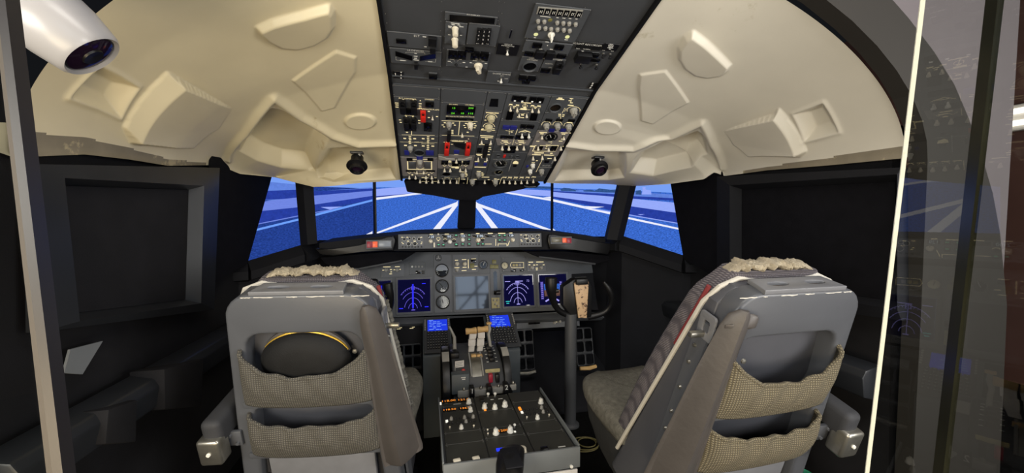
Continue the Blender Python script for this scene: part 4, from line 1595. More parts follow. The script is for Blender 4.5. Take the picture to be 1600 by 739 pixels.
m.line(cA, [(740, 437), (1255, 452)], 11)
m.line(cA, [(1000, 450), (982, 645)], 12)
m.line(cA, [(745, 647), (1210, 660)], 10)
m.c(cA, 845, 482, 'KG', 1.25)
m.c(cA, 1150, 490, 'KC', 1.35, .6)
m.box_(cA, 843, 650, 52, 130, 'blackp', .016, 'switch_guard')
m.c(cA, 1036, 612, 'T', 1.15)
for x, y in ((785, 468), (755, 500), (775, 527), (905, 472), (930, 502), (895, 578), (895, 602), (895, 625), (1090, 477), (1065, 507), (1080, 537), (1215, 480), (1228, 512), (1215, 540), (1115, 605)):
    m.bar(cA, x, y, 34, 14)
m.done()
m = ModC(1, w2, w3, 'oh2')
m.words(cB, 910, 77, 'STANDBY POWER', 20)
for x, y, w in ((765, 97, 100), (1050, 103, 90), (835, 125, 36), (990, 127, 20), (1060, 52, 18), (910, 84, 180)):
    m.bar(cB, x, y, w, 8)
for x, y in ((765, 170), (1050, 172)):
    m.guard(cB, x, y, 66, 150, 'red', .02)
m.poly(cB, [(850, 85), (1010, 95), (1000, 180), (880, 140)], 'blackp', .008, 'guard_base')
m.box_(cB, 898, 222, 74, 40, 'blue_ann', .006)
m.line(cB, [(870, 264), (920, 266)], 8)
m.done()
m = ModC(1, w3, w4, 'oh_l', .006)
for x, y, w, h in ((738, 362, 94, 62), (1030, 364, 92, 62), (900, 372, 132, 84)):
    m.box_(cB, x, y, w, h, 'dark', .004)
b = MB()
FO.poly(b, Q(cB, (655, 275), (700, 285), (780, 312), (1000, 318), (1080, 292), (1112, 290), (1105, 315), (1080, 325), (1000, 332), (780, 328), (690, 325), (655, 310)), m.th, m.th + .006)
b.obj('curved_rim', 'grey', m.o)
m.c(cB, 895, 318, 'T', 1.1)
for x, y, w, h in ((805, 335, 30, 40), (805, 360, 52, 14), (970, 340, 26, 40), (970, 360, 40, 12), (880, 432, 120, 18), (905, 445, 60, 14), (850, 410, 24, 18), (910, 415, 34, 18)):
    m.bar(cB, x, y, w, h)
for x in (735, 812, 948, 1022):
    m.line(cB, [(x - 26, 402), (x, 422), (x + 26, 404)], 8)
    m.c(cB, x, 440, 'T', 1.05)
m.done()
# column 3
x1_, x2_, x3_ = rowv(cC, 260, 300), rowv(cC, 220, 600), rowv(cD, 90, 420)
m = ModC(2, VT, x1_, 'oh2')
m.poly(cC, [(252, 118), (355, 122), (348, 232), (222, 226)], 'dark', .003, 'display_window')
m.done()
m = ModC(2, x1_, x2_, 'oh2')
m.words(cC, 268, 324, 'CARGO HEAT', 18)
m.bar(cC, 270, 326, 220, 8)
for x, y in ((252, 395), (218, 528)):
    m.line(cC, arc(x + 2, y - 2, 82, 55, 0, 180, 14), 9)
    m.c(cC, x, y, 'KF', .95)
m.bar(cC, 210, 575, 235, 10)
for x, y in ((170, 430), (120, 570), (130, 556), (290, 555)):
    m.bar(cC, x, y, 36, 12)
m.done()
m = ModC(2, x2_, x3_, 'oh2')
m.bar(cC, 190, 658, 225, 12)
m.bar(cC, 190, 682, 210, 9)
m.bar(cC, 185, 704, 50, 12)
for x, y in ((108, 66), (232, 68)):
    m.c(cD, x, y, 'T', 1.05)
m.bar(cD, 155, 130, 200, 12)
m.box_(cD, 75, 200, 60, 58, 'dark', .006)
m.box_(cD, 160, 205, 58, 170, 'blackp', .012, 'switch_guard')
for x, y, w in ((218, 168, 44), (218, 194, 50), (202, 222, 30), (75, 262, 96), (75, 276, 60), (205, 266, 40), (45, 360, 72), (160, 362, 46)):
    m.bar(cD, x, y, w, 11)
for x, y in ((62, 300), (180, 302)):
    m.c(cD, x, y, 'T', .85)
m.c(cD, 112, 292, 'KS', .8)
m.box_(cD, 35, 390, 40, 30, 'blue_ann', .005)
m.box_(cD, 155, 392, 40, 30, 'blue_ann', .005)
m.done()
# column 4
y1_, y2_, y3_, y4_ = rowv(cC, 690, 440), rowv(cC, 600, 650), rowv(cD, 500, 230), rowv(cD, 420, 555)
m = ModC(3, VT, y1_, 'oh2')
for i, x in enumerate((600, 703, 850, 958)):
    a_ = m.box_(cC, x, 112 + i * 8, 100, 76, 'dark', .006)
    b = MB()
    FO.block(b, *cC(x + (-8, -4, -8, -4)[i], 136 + i * 6), 3, 1.6, m.th + .006, m.th + .0066)
    put('lit_spot', b.data('lit_spot', 'lamp_w', 0), Matrix.Identity(4), a_)
m.bar(cC, 756, 180, 170, 15)
m.line(cC, [(740, 185), (740, 260)], 9)
m.line(cC, arc(740, 225, 34, 24, 0, 360, 16), 7)
for i, (x, y) in enumerate(((532, 222), (628, 232), (846, 240), (938, 246))):
    m.bar(cC, x + 4, y - 20, 58, 14)
    m.line(cC, arc(x, y + 2, 26, 16, 0, 180, 8), 5)
    m.c(cC, x, y + 14, 'T', 1.1)
for x, y, w, h in ((590, 232, 50, 12), (580, 252, 30, 10), (890, 240, 50, 12), (890, 260, 30, 10), (720, 270, 110, 30), (735, 245, 44, 20), (705, 355, 50, 18), (700, 394, 60, 14), (635, 384, 22, 10)):
    m.bar(cC, x, y, w, h)
m.line(cC, [(645, 275), (820, 280)], 7)
m.line(cC, [(620, 325), (700, 340), (790, 320)], 7)
for x in (655, 765):
    m.c(cC, x, 332, 'T', 1.05)
m.poly(cC, [(490, 290), (580, 310), (550, 415), (460, 410)], 'dark', .006)
m.poly(cC, [(830, 320), (925, 330), (900, 425), (805, 420)], 'dark', .006)
m.done()
m = ModC(3, y1_, y2_, 'oh2')
for x, y in ((468, 525), (572, 530), (722, 512), (820, 516)):
    m.box_(cC, x, y, 98, 46, 'blue_ann' if x < 600 else 'dark', .008)
m.bar(cC, 520, 562, 150, 12)
m.line(cC, [(462, 578), (515, 590), (575, 580)], 9)
m.line(cC, [(515, 580), (512, 635)], 9)
m.bar(cC, 548, 602, 30, 12)
m.line(cC, [(634, 560), (604, 636)], 8)
m.line(cC, [(650, 605), (740, 575), (820, 605)], 14)
m.line(cC, [(690, 590), (740, 600), (790, 590)], 14)
for x in (697, 797):
    m.c(cC, x, 615, 'TW', 1.1)
m.box_(cC, 480, 672, 190, 40, 'dark', .005)
m.box_(cC, 695, 680, 190, 50, 'dark', .005)
m.done()
m = ModC(3, y2_, y3_, 'oh2')
b = MB()
FO.poly(b, Q(cD, (300, 48), (790, 50), (740, 135), (320, 130)), m.th, m.th + .003)
b.obj('light_strip', 'oh_l', m.o)
m.th += .003
for x, y, w in ((420, 72, 100), (640, 72, 100), (440, 92, 70), (650, 95, 80), (440, 118, 40), (630, 122, 40)):
    m.bar(cD, x, y, w, 12)
for x in (388, 478, 588, 680):
    m.line(cD, [(x - 26, 90), (x, 110), (x + 26, 92)], 6)
    m.c(cD, x, 132, 'T', 1.2)
m.line(cD, [(548, 55), (525, 125)], 6)
m.box_(cD, 490, 190, 160, 84, 'dark', .003, 'slot')
m.done()
m = ModC(3, y3_, y4_, 'oh2')
for x, w, h in ((335, 30, 20), (515, 16, 14), (590, 28, 18)):
    m.g(cD, x, 272 + (x - 335) * .06, w, h, marks=False, bez='oh2')
r_ = m.box_(cD, 418, 285, 34, 38, 'red', .004, 'red_flag')
m.line(cD, [(260, 330), (640, 335)], 6, False)
m.line(cD, [(530, 320), (475, 490)], 5, False)
m.g(cD, 370, 382, 104, 56, bez='oh2', needle=30)
m.g(cD, 340, 500, 62, 42, bez='oh2', needle=-40, mark='gauge_w')
m.poly(cD, [(530, 385), (540, 365), (570, 350), (605, 365), (605, 388)], 'legend', .003, 'lit_caption')
m.box_(cD, 560, 408, 44, 30, 'dark', .006, 'push_button')
m.done()
# column 5
z1_, z2_, z3_ = rowv(cC, 1200, 325), rowv(cC, 1150, 590), rowv(cD, 960, 285)
m = ModC(4, VT, z1_, 'oh2')
m.bar(cC, 1250, 112, 70, 14)
m.bar(cC, 1250, 130, 132, 14)
m.g(cC, 1178, 248, 92, 58, marks=False, bez='oh2')
m.line(cC, [(1145, 215), (1185, 205)], 22)
for x, y, w in ((1410, 120, 60), (1390, 150, 54), (1412, 180, 40), (1400, 216, 100)):
    m.bar(cC, x, y, w, 13)
m.line(cC, [(1412, 120), (1390, 185)], 7)
m.line(cC, [(1315, 255), (1275, 330)], 7)
m.line(cC, [(1335, 260), (1310, 305)], 7)
m.line(cC, arc(1440, 285, 95, 52, -20, 200, 20), 8)
m.c(cC, 1440, 285, 'KG', 1.6)
m.done()
m = ModC(4, z1_, z2_, 'oh2')
for x, y in ((1083, 425), (1235, 425), (1410, 432)):
    m.box_(cC, x, y, 96, 34, 'dark', .006)
for x, y in ((1048, 498), (1208, 498), (1368, 512)):
    m.bar(cC, x + 18, y - 46, 90, 13)
    m.line(cC, arc(x, y - 4, 66, 46, -10, 190, 18), 8)
    m.c(cC, x, y + 4, 'KG', 1.25)
for x in (1125, 1290):
    m.box_(cC, x, 572, 76, 40, 'blue_ann', .006)
for x, y, w in ((1240, 346, 44), (1296, 355, 40), (1288, 376, 34), (1232, 370, 26)):
    m.bar(cC, x, y, w, 12)
m.line(cC, [(1255, 345), (1255, 455)], 9)
m.done()
m = ModC(4, z2_, z3_, 'oh_l', .005)
m.g(cC, 1112, 668, 104, 52, bez='blackp', needle=30)
for x, y in ((985, 645), (1300, 655)):
    m.c(cC, x, y, 'T', 1.0)
for x, y, w in ((1000, 606, 130), (985, 625, 60), (1300, 612, 110), (1295, 630, 60), (1285, 702, 60), (1380, 615, 60)):
    m.bar(cC, x, y, w, 12)
m.line(cD, [(835, 140), (1150, 138), (1108, 218), (800, 215), (835, 140)], 14)
m.box_(cD, 890, 176, 84, 66, 'dark', .004)
m.box_(cD, 1085, 178, 84, 66, 'dark', .004)
for x, y in ((875, 142), (1018, 158), (1185, 140), (807, 276), (932, 268), (1102, 280)):
    m.c(cD, x, y, 'T', 1.15)
for x, y, w, h in ((795, 150, 70, 20), (870, 82, 50, 10), (1040, 90, 60, 10), (1180, 80, 60, 10), (1000, 152, 40, 10), (985, 178, 40, 10), (900, 240, 120, 16), (840, 240, 40, 14), (1055, 246, 40, 18), (945, 268, 360, 12), (1200, 150, 50, 14)):
    m.bar(cD, x, y, w, h)
m.line(cD, [(980, 120), (1020, 132), (1060, 110)], 7)
m.done()
m = ModC(4, z3_, y4_, 'oh2')
for x, y, k in ((802, 405, 'KW'), (766, 482, 'KW')):
    m.c(cD, x, y, k, .95)
m.c(cD, 920, 480, 'KG', 1.15)
m.line(cD, [(940, 315), (848, 500)], 9)
m.line(cD, [(890, 438), (1060, 440)], 6, False)
m.line(cD, [(1080, 345), (1058, 390)], 7, False)
m.bar(cD, 1030, 318, 70, 10)
m.words(cD, 985, 415, 'AUTO', 22, False)
m.box_(cD, 990, 355, 60, 30, 'dark', .006)
m.box_(cD, 730, 420, 30, 24, 'blue_ann', .006)
m.bar(cD, 858, 348, 30, 16)
m.bar(cD, 810, 376, 50, 10)
m.done()
# bottom strip
vb0 = .012
m = ModC(0, v4, vb0, 'oh2', .004, 'module_panel')
for x, y in ((402, 600), (487, 604), (568, 604), (652, 600)):
    m.c(cB, x, y, 'T', .95)
m.line(cB, [(400, 628), (522, 630)], 8)
m.line(cB, [(568, 628), (650, 628)], 8)
m.bar(cB, 470, 577, 110, 8)
m.bar(cB, 612, 577, 30, 12)
m.done()
m = ModC(1, w4, vb0, 'oh2')
m.g(cB, 760, 528, 62, 34, marks=False, bez='oh2')
m.line(cB, [(690, 560), (930, 566)], 4, False)
m.words(cB, 772, 576, 'LIGHTS', 14)
for x in (725, 812, 900):
    m.line(cB, [(x - 24, 588), (x, 602), (x + 24, 590)], 6)
    m.c(cB, x, 606, 'T', .95)
m.line(cB, [(935, 575), (926, 665)], 7)
m.line(cB, [(1052, 575), (1040, 665)], 7)
m.c(cB, 980, 535, 'KG', 1.0)
for x, y, w in ((1020, 515, 34), (1030, 530, 36), (1035, 545, 34), (1025, 562, 30), (975, 500, 60), (990, 600, 60), (975, 612, 40), (995, 650, 26)):
    m.bar(cB, x, y, w, 9)
m.box_(cB, 985, 625, 70, 40, 'dark', .004)
m.done()
m = ModC(2, x3_, vb0, 'oh2')
m.bar(cD, 90, 436, 184, 13)
m.c(cD, 66, 520, 'KG', 1.1)
for x, y, w in ((70, 494, 70), (118, 512, 30), (124, 530, 40), (120, 548, 36), (160, 572, 120), (205, 606, 30), (20, 602, 50)):
    m.bar(cD, x, y, w, 9)
m.c(cB, 1112, 618, 'KG', 1.15)
m.c(cD, 150, 606, 'T', 1.0)
m.done()
m = ModC(3, y4_, vb0, 'oh2', k2=4)
m.c(cD, 294, 622, 'KG', 1.15)
m.line(cD, [(380, 578), (350, 665)], 7)
for x, y in ((412, 600), (487, 610), (565, 612), (647, 608), (727, 604), (810, 592)):
    m.bar(cD, x + 8, 574 - (x > 750) * 4, 64, 10)
    m.line(cD, arc(x, y - 6, 28, 22, 20, 160, 8), 6)
    m.c(cD, x, y, 'T', 1.0)
for x, y, w in ((295, 596, 40), (335, 602, 34), (260, 620, 24)):
    m.bar(cD, x, y, w, 9)
m.done()
# assist handle under the overhead's right front edge
ah = thing('assist_handle', PY(835, 292, 2.38), 'black looped handle under the right front edge of the overhead panel', 'handle')
b = MB()
b.tube([PY(816, 286, 2.37), PY(818, 290, 2.40), PY(826, 292, 2.40), PY(838, 291, 2.40), PY(842, 287, 2.37)], .008, 10)
b.obj('loop', 'blackp', ah)

# ------------------------------------------------------------------ glareshield with the mode control panel
FG = Panel((0, 2.42, 1.36), (0, .12, 1))
gs = thing('glareshield', (0, 2.55, 1.35), 'black glareshield shelf under the front windows carrying a row of autopilot controls', 'glareshield')


def gy(px, py, y=2.44):
    return PY(px, py, y)


b = MB()
topl = [(499, 380), (560, 373), (612, 368), (640, 365), (720, 362), (850, 361), (888, 365), (946, 373)]
botl = [(499, 397), (560, 392), (612, 392), (640, 392), (720, 391), (850, 390), (888, 390), (946, 392)]
tp, bt = [gy(*p, 2.46) for p in topl], [gy(*p, 2.46) for p in botl]
for k in range(len(tp) - 1):
    bk = V((0, .34, .012))
    b.hull([tp[k], tp[k + 1], bt[k + 1], bt[k]], [tp[k] + bk, tp[k + 1] + bk, bt[k + 1] + bk * .9, bt[k] + bk * .9])
b.obj('shelf', 'matte', gs, ang=25)
# lower lips: the curved hood edges left and right
for nm, pts in (('hood_lip', [(492, 388), (520, 391), (560, 384), (608, 372), (614, 368), (618, 376), (614, 392), (575, 391), (560, 394), (522, 400), (502, 398)]),
                ('hood_lip', [(958, 380), (930, 378), (905, 374), (864, 367), (858, 366), (856, 376), (860, 390), (896, 390), (925, 394), (950, 398)])):
    b = MB()
    q = [gy(px, py, 2.43) for px, py in pts]
    b.prism(q, V((0, .04, 0)), 0, .006)
    b.obj(nm, 'blackp', gs)
for pts in ([(500, 402), (600, 394), (650, 394), (628, 408), (560, 421), (526, 420), (508, 412)], [(962, 400), (880, 393), (822, 393), (842, 402), (900, 409), (930, 413), (950, 408)]):
    b = MB()
    q = [gy(px, py, 2.52) for px, py in pts]
    b.prism(q, V((0, .16, 0)), 0, .004)
    o = b.obj('under_hood', 'black', gs)
    e = [pts[3], pts[4], pts[5]]
    b = MB()
    b.tube([gy(px, py - .5, 2.515) for px, py in e], .007, 8)
    b.obj('metal_edge', 'column', gs)
cM, cN = crop(560, 355, 10), crop(710, 350, 8.421)
SCL[cM], SCL[cN] = 10, 8.421
one = lambda x, y: (x, y)
m = Mod(FG, gs, [(622, 367.5), (846, 362.5), (846, 385.5), (622, 390)], 'panel', .006, 'mode_control_panel', False)
m.F = FG
mcp = m
# EFIS control pads at both ends
for f, x0, x1, y0, y1, kn in ((cM, 655, 1020, 135, 335, [(718, 188, 1.0, 'KS'), (800, 178, .8, 'KS'), (868, 178, .8, 'KS'), (950, 185, 1.0, 'KS'), (786, 262, 1.2, 'KS'), (884, 260, 1.2, 'KS')]),
                              (cN, 850, 1135, 125, 290, [(920, 168, 1.0, 'KS'), (957, 162, .8, 'KS'), (1010, 160, .8, 'KS'), (1088, 165, 1.0, 'KS'), (962, 222, 1.2, 'KS'), (1035, 222, 1.2, 'KS')])):
    e = m.box_(f, (x0 + x1) / 2, (y0 + y1) / 2, x1 - x0, y1 - y0, 'panel_hi', .004, 'display_control_pad')
    e2 = Mod.__new__(Mod)
    e2.F, e2.th, e2.o, e2.lb, e2.pb = FG, m.th + .004, e, MB(), MB()
    for x, y, k, key in kn:
        e2.line(f, arc(x, y, 26 * SCL[f] / 10 * k, 26 * SCL[f] / 10 * k, 0, 360, 16), 6, False)
        e2.c(f, x, y, 'KB', .75 * k)
    for i in range(7):
        e2.box_(f, lerp(x0, x1, .1 + i * .135), lerp(y0, y1, .86), 26 * SCL[f] / 10, 24 * SCL[f] / 10, 'blackp', .003, 'push_button')
    for fx, fy, w in ((.08, .12, 34), (.3, .12, 30), (.9, .12, 30), (.08, .52, 22), (.12, .62, 26), (.92, .5, 22), (.9, .62, 26), (.33, .42, 40), (.62, .42, 50), (.5, .56, 14), (.72, .62, 14)):
        e2.bar(f, lerp(x0, x1, fx), lerp(y0, y1, fy), w * SCL[f] / 10, 12 * SCL[f] / 10)
    e2.done()
# digit windows, knobs and lit keys of the middle section
for f, x, y, w, t_ in ((cM, 1142, 152, 104, '120'), (cM, 1390, 148, 164, '103'), (cN, 108, 160, 84, '123'), (cN, 312, 158, 150, '2100'), (cN, 470, 155, 138, ''), (cN, 742, 150, 80, '120')):
    wd = m.box_(f, x, y, w, 44 * SCL[f] / 10, 'dark', .002, 'digit_window')
    if t_:
        b = MB()
        FG.txt(b, *f(x + (w * .14 if w > 120 else 0), y + 1), t_, 3.6, m.th + .0026)
        put('white_digits', b.data('white_digits', 'wdigit', 0), Matrix.Identity(4), wd)
for f, x, y, key, k in ((cM, 1130, 222, 'KC', .85), (cM, 1355, 212, 'KB', 1.0), (cM, 1428, 230, 'KW', .85), (cM, 1495, 212, 'KB', .9), (cN, 110, 212, 'KW', .8), (cN, 310, 215, 'KC', .95), (cN, 370, 210, 'KB', .9), (cN, 765, 210, 'KC', .8)):
    m.c(f, x, y, key, k)
    m.line(f, arc(x, y, 30 * SCL[f] / 10, 30 * SCL[f] / 10, 30, 150, 8), 6)
for f, pts in ((cM, ((1252, 280), (1328, 280), (1524, 132), (1528, 278))),
               (cN, ((22, 155), (22, 272), (108, 270), (192, 152), (192, 208), (193, 270), (312, 268), (370, 268), (590, 155), (658, 155), (592, 218), (657, 218)))):
    for x, y in pts:
        k_ = m.box_(f, x, y, 48, 48 * SCL[f] / 10, 'blackp', .005, 'lit_key')
        b = MB()
        FG.block(b, *f(x, y - 6), 2.8, 1.3, m.th + .005, m.th + .0056)
        put('key_light', b.data('key_light', 'gled', 0), Matrix.Identity(4), k_)
for f, x, y, w in ((cM, 1140, 112, 60), (cM, 1380, 108, 80), (cN, 100, 130, 46), (cN, 305, 126, 56), (cN, 470, 124, 76), (cN, 620, 124, 110), (cN, 740, 120, 46), (cM, 1248, 212, 26)):
    m.bar(f, x, y, w, 12)
m.c(cM, 1248, 112, 'KS', .7)
m.line(cM, arc(1250, 182, 28, 22, 0, 360, 14), 6)
m.box_(cM, 1184, 278, 24, 76, 'cream', .008, 'paddle_switch')
m.line(cN, [(572, 292), (572, 262), (688, 262), (688, 292)], 7)
m.line(cN, [(400, 264), (488, 264)], 8)
m.line(cN, [(542, 200), (542, 285)], 9)
m.line(cN, [(700, 285), (722, 225)], 9)
m.c(cN, 815, 130, 'screw', .8)
m.c(cN, 815, 265, 'screw', .8)
m.done()
# warning caption boxes
for lst, lab in (([(572, 376), (613, 373.5), (613, 387.5), (572, 390.5)], 0), ([(859, 371), (893, 368), (893, 380), (859, 383)], 1)):
    m = Mod(FG, gs, lst, 'panel', .012, 'warning_caption_box', False)
    cx, cy = sum(p[0] for p in lst) / 4, sum(p[1] for p in lst) / 4
    k = 1 if not lab else .82
    d = 1 if not lab else -1
    m.box_(one, cx - d * 14.5 * k, cy + .6, 8.5 * k, 9.5 * k, 'warn_r', .004, 'red_caption')
    m.box_(one, cx - d * 6 * k, cy + .2, 7.5 * k, 9 * k, 'warn_o', .004, 'orange_caption')
    m.box_(one, cx + d * 9 * k, cy - .6, 19 * k, 9 * k, 'cap_grey' if not lab else 'cap_olive', .004, 'grey_caption')
    m.done()

# ------------------------------------------------------------------ main instrument panel
FM = Panel((0, 2.66, 1.06), (0, .20, 1))
mp = thing('main_instrument_panel', (0, 2.70, .8), 'grey main instrument panel of displays and dials under the glareshield', 'instrument panel')
b = MB()
uvs = [FM.hit(*p) for p in ((560, 394), (905, 394), (930, 412), (930, 426), (893, 428), (893, 484), (560, 498))]
q = [FM.P(u, v) for u, v in uvs]
b.prism(q, FM.N * -.05, 0)
b.obj('panel_face', 'panel', mp)
b = MB()
b.prism([FM.P(*FM.hit(*p), -.004) for p in ((893, 428), (930, 426), (962, 420), (962, 484), (893, 484))], FM.N * -.05, 0)
b.obj('shaded_panel_end', 'matte', mp)  # right end of the grey face, its shade put into a black paint
ci, cj = crop(580, 390, 6.72), crop(760, 390, 6.72)
SCL[ci] = SCL[cj] = 6.72
DUF = emit('display_violet_blue', rgb(14, 14, 52), .8)
DUS = emit('display_sky', rgb(70, 130, 250), .9)
DUG = emit('display_ground', rgb(176, 130, 96), .7)
DVI = emit('display_violet', rgb(110, 96, 220), .9)
DWH = emit('display_white', rgb(176, 168, 255), .9)
DCY = emit('display_cyan', rgb(60, 200, 200), .9)
DBL = emit('display_blue', rgb(50, 50, 255), 1.0)
DBG = mat('display_glass', rgb(8, 8, 22), .06, em=rgb(20, 18, 70), es=.55)
DULIST = [DUF, DUS, DUG, DVI, DWH, DCY, DBL]


class DU(Mod):
    """display unit: bezel, glass, symbols"""

    def __init__(s, corners, inset=3.2, glass=None, label=None):
        Mod.__init__(s, FM, mp, corners, 'panel_hi', .006, 'display_unit', True)
        if label:
            s.o['label'] = label
        cx, cy = sum(p[0] for p in corners) / 4, sum(p[1] for p in corners) / 4
        q = [(cx + (x - cx) * .9, cy + (y - cy) * .9) for x, y in corners]
        uL, uR, vT, vB = s.box
        i = inset * FM.su(cx, cy)
        s.in_ = (uL + i, uR - i, vT - i, vB + i * 1.2)
        b = MB()
        b.box(((uL + uR) / 2, (s.in_[2] + s.in_[3]) / 2, .0066), (uR - uL - 2 * i, s.in_[2] - s.in_[3], .0012), FM.Mx(0, 0))
        s.g_ = b.obj('display_glass', glass or DBG, s.o)
        s.s_ = [MB() for _ in DULIST]
        s.w_ = s.in_[1] - s.in_[0]
        s.h_ = s.in_[2] - s.in_[3]

    def uv(s, x, y):
        return s.in_[0] + x * s.w_, s.in_[2] - y * s.h_

    def rect(s, k, x0, y0, x1, y1, n=.0075):
        a, c = s.uv(x0, y0), s.uv(x1, y1)
        s.s_[k].faces([FM.P(a[0], a[1], n), FM.P(c[0], a[1], n), FM.P(c[0], c[1], n), FM.P(a[0], c[1], n)], [(0, 1, 2, 3)])

    def pl(s, k, pts, w=.012, n=.0077):
        uv = [V(s.uv(*p)) for p in pts]
        hw = w * s.w_ / 2
        for a, c in zip(uv, uv[1:]):
            d = (c - a)
            if d.length < 1e-7:
                continue
            d.normalize()
            q = V((-d.y, d.x)) * hw
            e = d * hw * .5
            s.s_[k].faces([FM.P(*(a - e + q), n), FM.P(*(a - e - q), n), FM.P(*(c + e - q), n), FM.P(*(c + e + q), n)], [(0, 1, 2, 3)])

    def tx(s, k, x, y, t, h):
        s.s_[k].text(t, FM.Mx(*s.uv(x, y), .0078), h * s.h_)

    def end(s):
        nm = ['fill', 'sky', 'ground', 'violet_symbols', 'white_symbols', 'cyan_symbols', 'blue_symbols']
        for k, mb in enumerate(s.s_):
            if len(mb.bm.verts):
                me = bpy.data.meshes.new(nm[k])
                mb.bm.to_mesh(me)
                mb.bm.free()
                me.materials.append(DULIST[k])
                put(nm[k], me, Matrix.Identity(4), s.g_)


def nav(d, k=4, bars=True):
    cx, cy = .46, .92
    for r, a in ((.80, 48), (.62, 52), (.42, 78), (.22, 80)):
        pts = [(cx + r * .62 * sin(radians(t)) * 1.0, cy - r * .84 * cos(radians(t))) for t in range(-a, a + 1, 4)]
        d.pl(k, pts, .014)
    for t in range(-44, 45, 8):
        d.pl(k, [(cx + .5 * sin(radians(t)), cy - .672 * cos(radians(t))), (cx + .47 * sin(radians(t)), cy - .63 * cos(radians(t)))], .012)
    d.pl(k, [(cx, .20), (cx, .94)], .016)
    d.pl(k, [(cx - .04, .94), (cx + .06, .94)], .03)
    d.pl(k, [(cx - .05, .22), (cx + .05, .22), (cx + .05, .32), (cx - .05, .32), (cx - .05, .22)], .012)


d = DU([(617, 434), (675, 433), (676, 490), (620, 492)], label='display unit with blue arcs, nearer the left seat')
d.rect(0, .02, .02, .98, .98)
nav(d, 3)
d.pl(6, [(.46, .16), (.46, .86)], .05, .0079)
for x, y in ((.10, .88), (.88, .86), (.80, .14)):
    d.pl(6, [(x - .05, y), (x + .05, y)], .03)
d.end()
d = DU([(576, 436), (613, 435), (615, 493), (578, 494)], label='display unit half hidden behind the left seat')
d.rect(0, .02, .02, .98, .98)
for x in (.45, .78):
    d.rect(6, x - .1, .15, x + .1, .42)
    d.pl(6, [(x - .12, .5), (x + .14, .5)], .04)
d.pl(6, [(.4, .84), (.8, .84)], .05)
d.end()
d = DU([(707, 429), (766, 428), (767, 486), (709, 488)], 3.5, M['du_off'], label='blank display unit in the middle of the panel')
d.end()
d = DU([(783, 427), (836, 426), (837, 481), (784, 483)], label='display unit with a violet arc map, right of the middle')
d.rect(0, .02, .02, .98, .98)
nav(d, 4)
for x0, x1, y in ((.06, .22, .20), (.4, .64, .20), (.08, .16, .90), (.06, .18, .84)):
    d.pl(5 if y > .5 else 4, [(x0, y), (x1, y)], .025)
d.tx(4, .82, .20, '72', .10)
d.end()
d = DU([(838, 426), (888, 424), (889, 479), (839, 481)], label='display unit with a blue and brown horizon behind the right yoke')
d.rect(0, .02, .02, .98, .98)
d.rect(1, .18, .32, .76, .52)
d.rect(2, .18, .52, .76, .72)
for x0, x1 in ((.06, .16), (.74, .84)):
    d.rect(3, x0, .24, x1, .82)
    for y in np.linspace(.28, .78, 9):
        d.pl(4, [(x0 + .02, y), (x1 - .02, y)], .014, .0081)
d.pl(3, [(.88, .34), (.93, .44), (.93, .62), (.88, .72)], .03)
d.pl(4, [(.22, .88), (.38, .80), (.54, .80), (.68, .88)], .05)
d.pl(4, [(.28, .52), (.66, .52)], .016)
d.pl(4, [(.3, .26), (.62, .26)], .03)
d.end()
# standby dials
m = Mod(FM, mp, [(677, 398), (705, 397), (707, 488), (679, 490)], 'panel_hi', .004)
m.g(ci, 742, 220, 70, 68, needle=90)
b = MB()
u, v = FM.hit(*ci(742, 220))
r_ = 62 / 6.72 * FM.su(690, 420)
b.faces([FM.P(u + r_ * cos(a), v + r_ * sin(a), .0045 + m.th) for a in np.linspace(0, pi, 14)], [tuple(range(14))])
put('horizon_sky', b.data('horizon_sky', 'cap_grey', 0), Matrix.Identity(4), m.o)
m.g(ci, 745, 384, 72, 70, needle=40, face='gauge_glass', mark='ink')
m.g(ci, 752, 550, 72, 72, needle=10, face='gauge_glass', mark='ink')
b = MB()
b.cone(FM.p(*ci(705, 88), m.th), FM.p(*ci(705, 88), m.th + .006), 36 / 6.72 * FM.su(690, 410), 30 / 6.72 * FM.su(690, 410), 20)
for a in range(3):
    b.box((0, .008, m.th + .008), (.006, .016, .004), FM.m(*ci(705, 88)) @ Matrix.Rotation(a * 2.09, 4, 'Z'), 1)
b.obj('trim_knob', ['column', 'print_d'], m.o)
m.done()
# upper row modules
m = Mod(FM, mp, [(595, 413), (632, 411.5), (632, 432), (595, 434)], 'panel_hi', .003)
for x, y in ((160, 215), (275, 215)):
    m.c(ci, x, y, 'KG', .9)
for x, y, w in ((165, 182, 90), (275, 180, 60), (130, 216, 30), (208, 210, 26), (245, 212, 24), (205, 255, 34), (300, 208, 26), (210, 235, 20)):
    m.bar(ci, x, y, w, 11)
m.done()
m = Mod(FM, mp, [(639, 410), (665, 409), (665, 429), (639, 430)], 'panel', .003)
for x, k in ((430, 'print'), (466, 'print_d'), (500, 'print_d'), (535, 'print_d')):
    b = MB()
    b.cone(FM.p(*ci(x, 180), m.th), FM.p(*ci(x, 180), m.th + .004), .007, .006, 14)
    b.obj('round_light', k, m.o)
m.box_(ci, 500, 238, 66, 34, 'dark', .003)
m.box_(ci, 548, 238, 28, 34, 'blackp', .004)
m.done()
m = Mod(FM, mp, [(707, 398), (747, 396.5), (747, 426), (708, 427)], 'panel_hi', .003)
for x, y in ((902, 150), (982, 150)):
    m.c(ci, x, y, 'KC', .85)
for x, y, w in ((895, 112, 40), (975, 105, 56), (900, 190, 60), (980, 186, 50), (975, 220, 60), (1075, 98, 60), (1078, 208, 50), (1100, 175, 36)):
    m.bar(ci, x, y, w, 9)
m.line(ci, [(1018, 105), (1020, 195)], 10)
m.box_(ci, 1072, 118, 56, 34, 'dark', .004)
m.box_(ci, 1060, 170, 44, 50, 'olive', .006, 'lever_switch')
m.c(ci, 900, 215, 'KG', .8)
m.done()
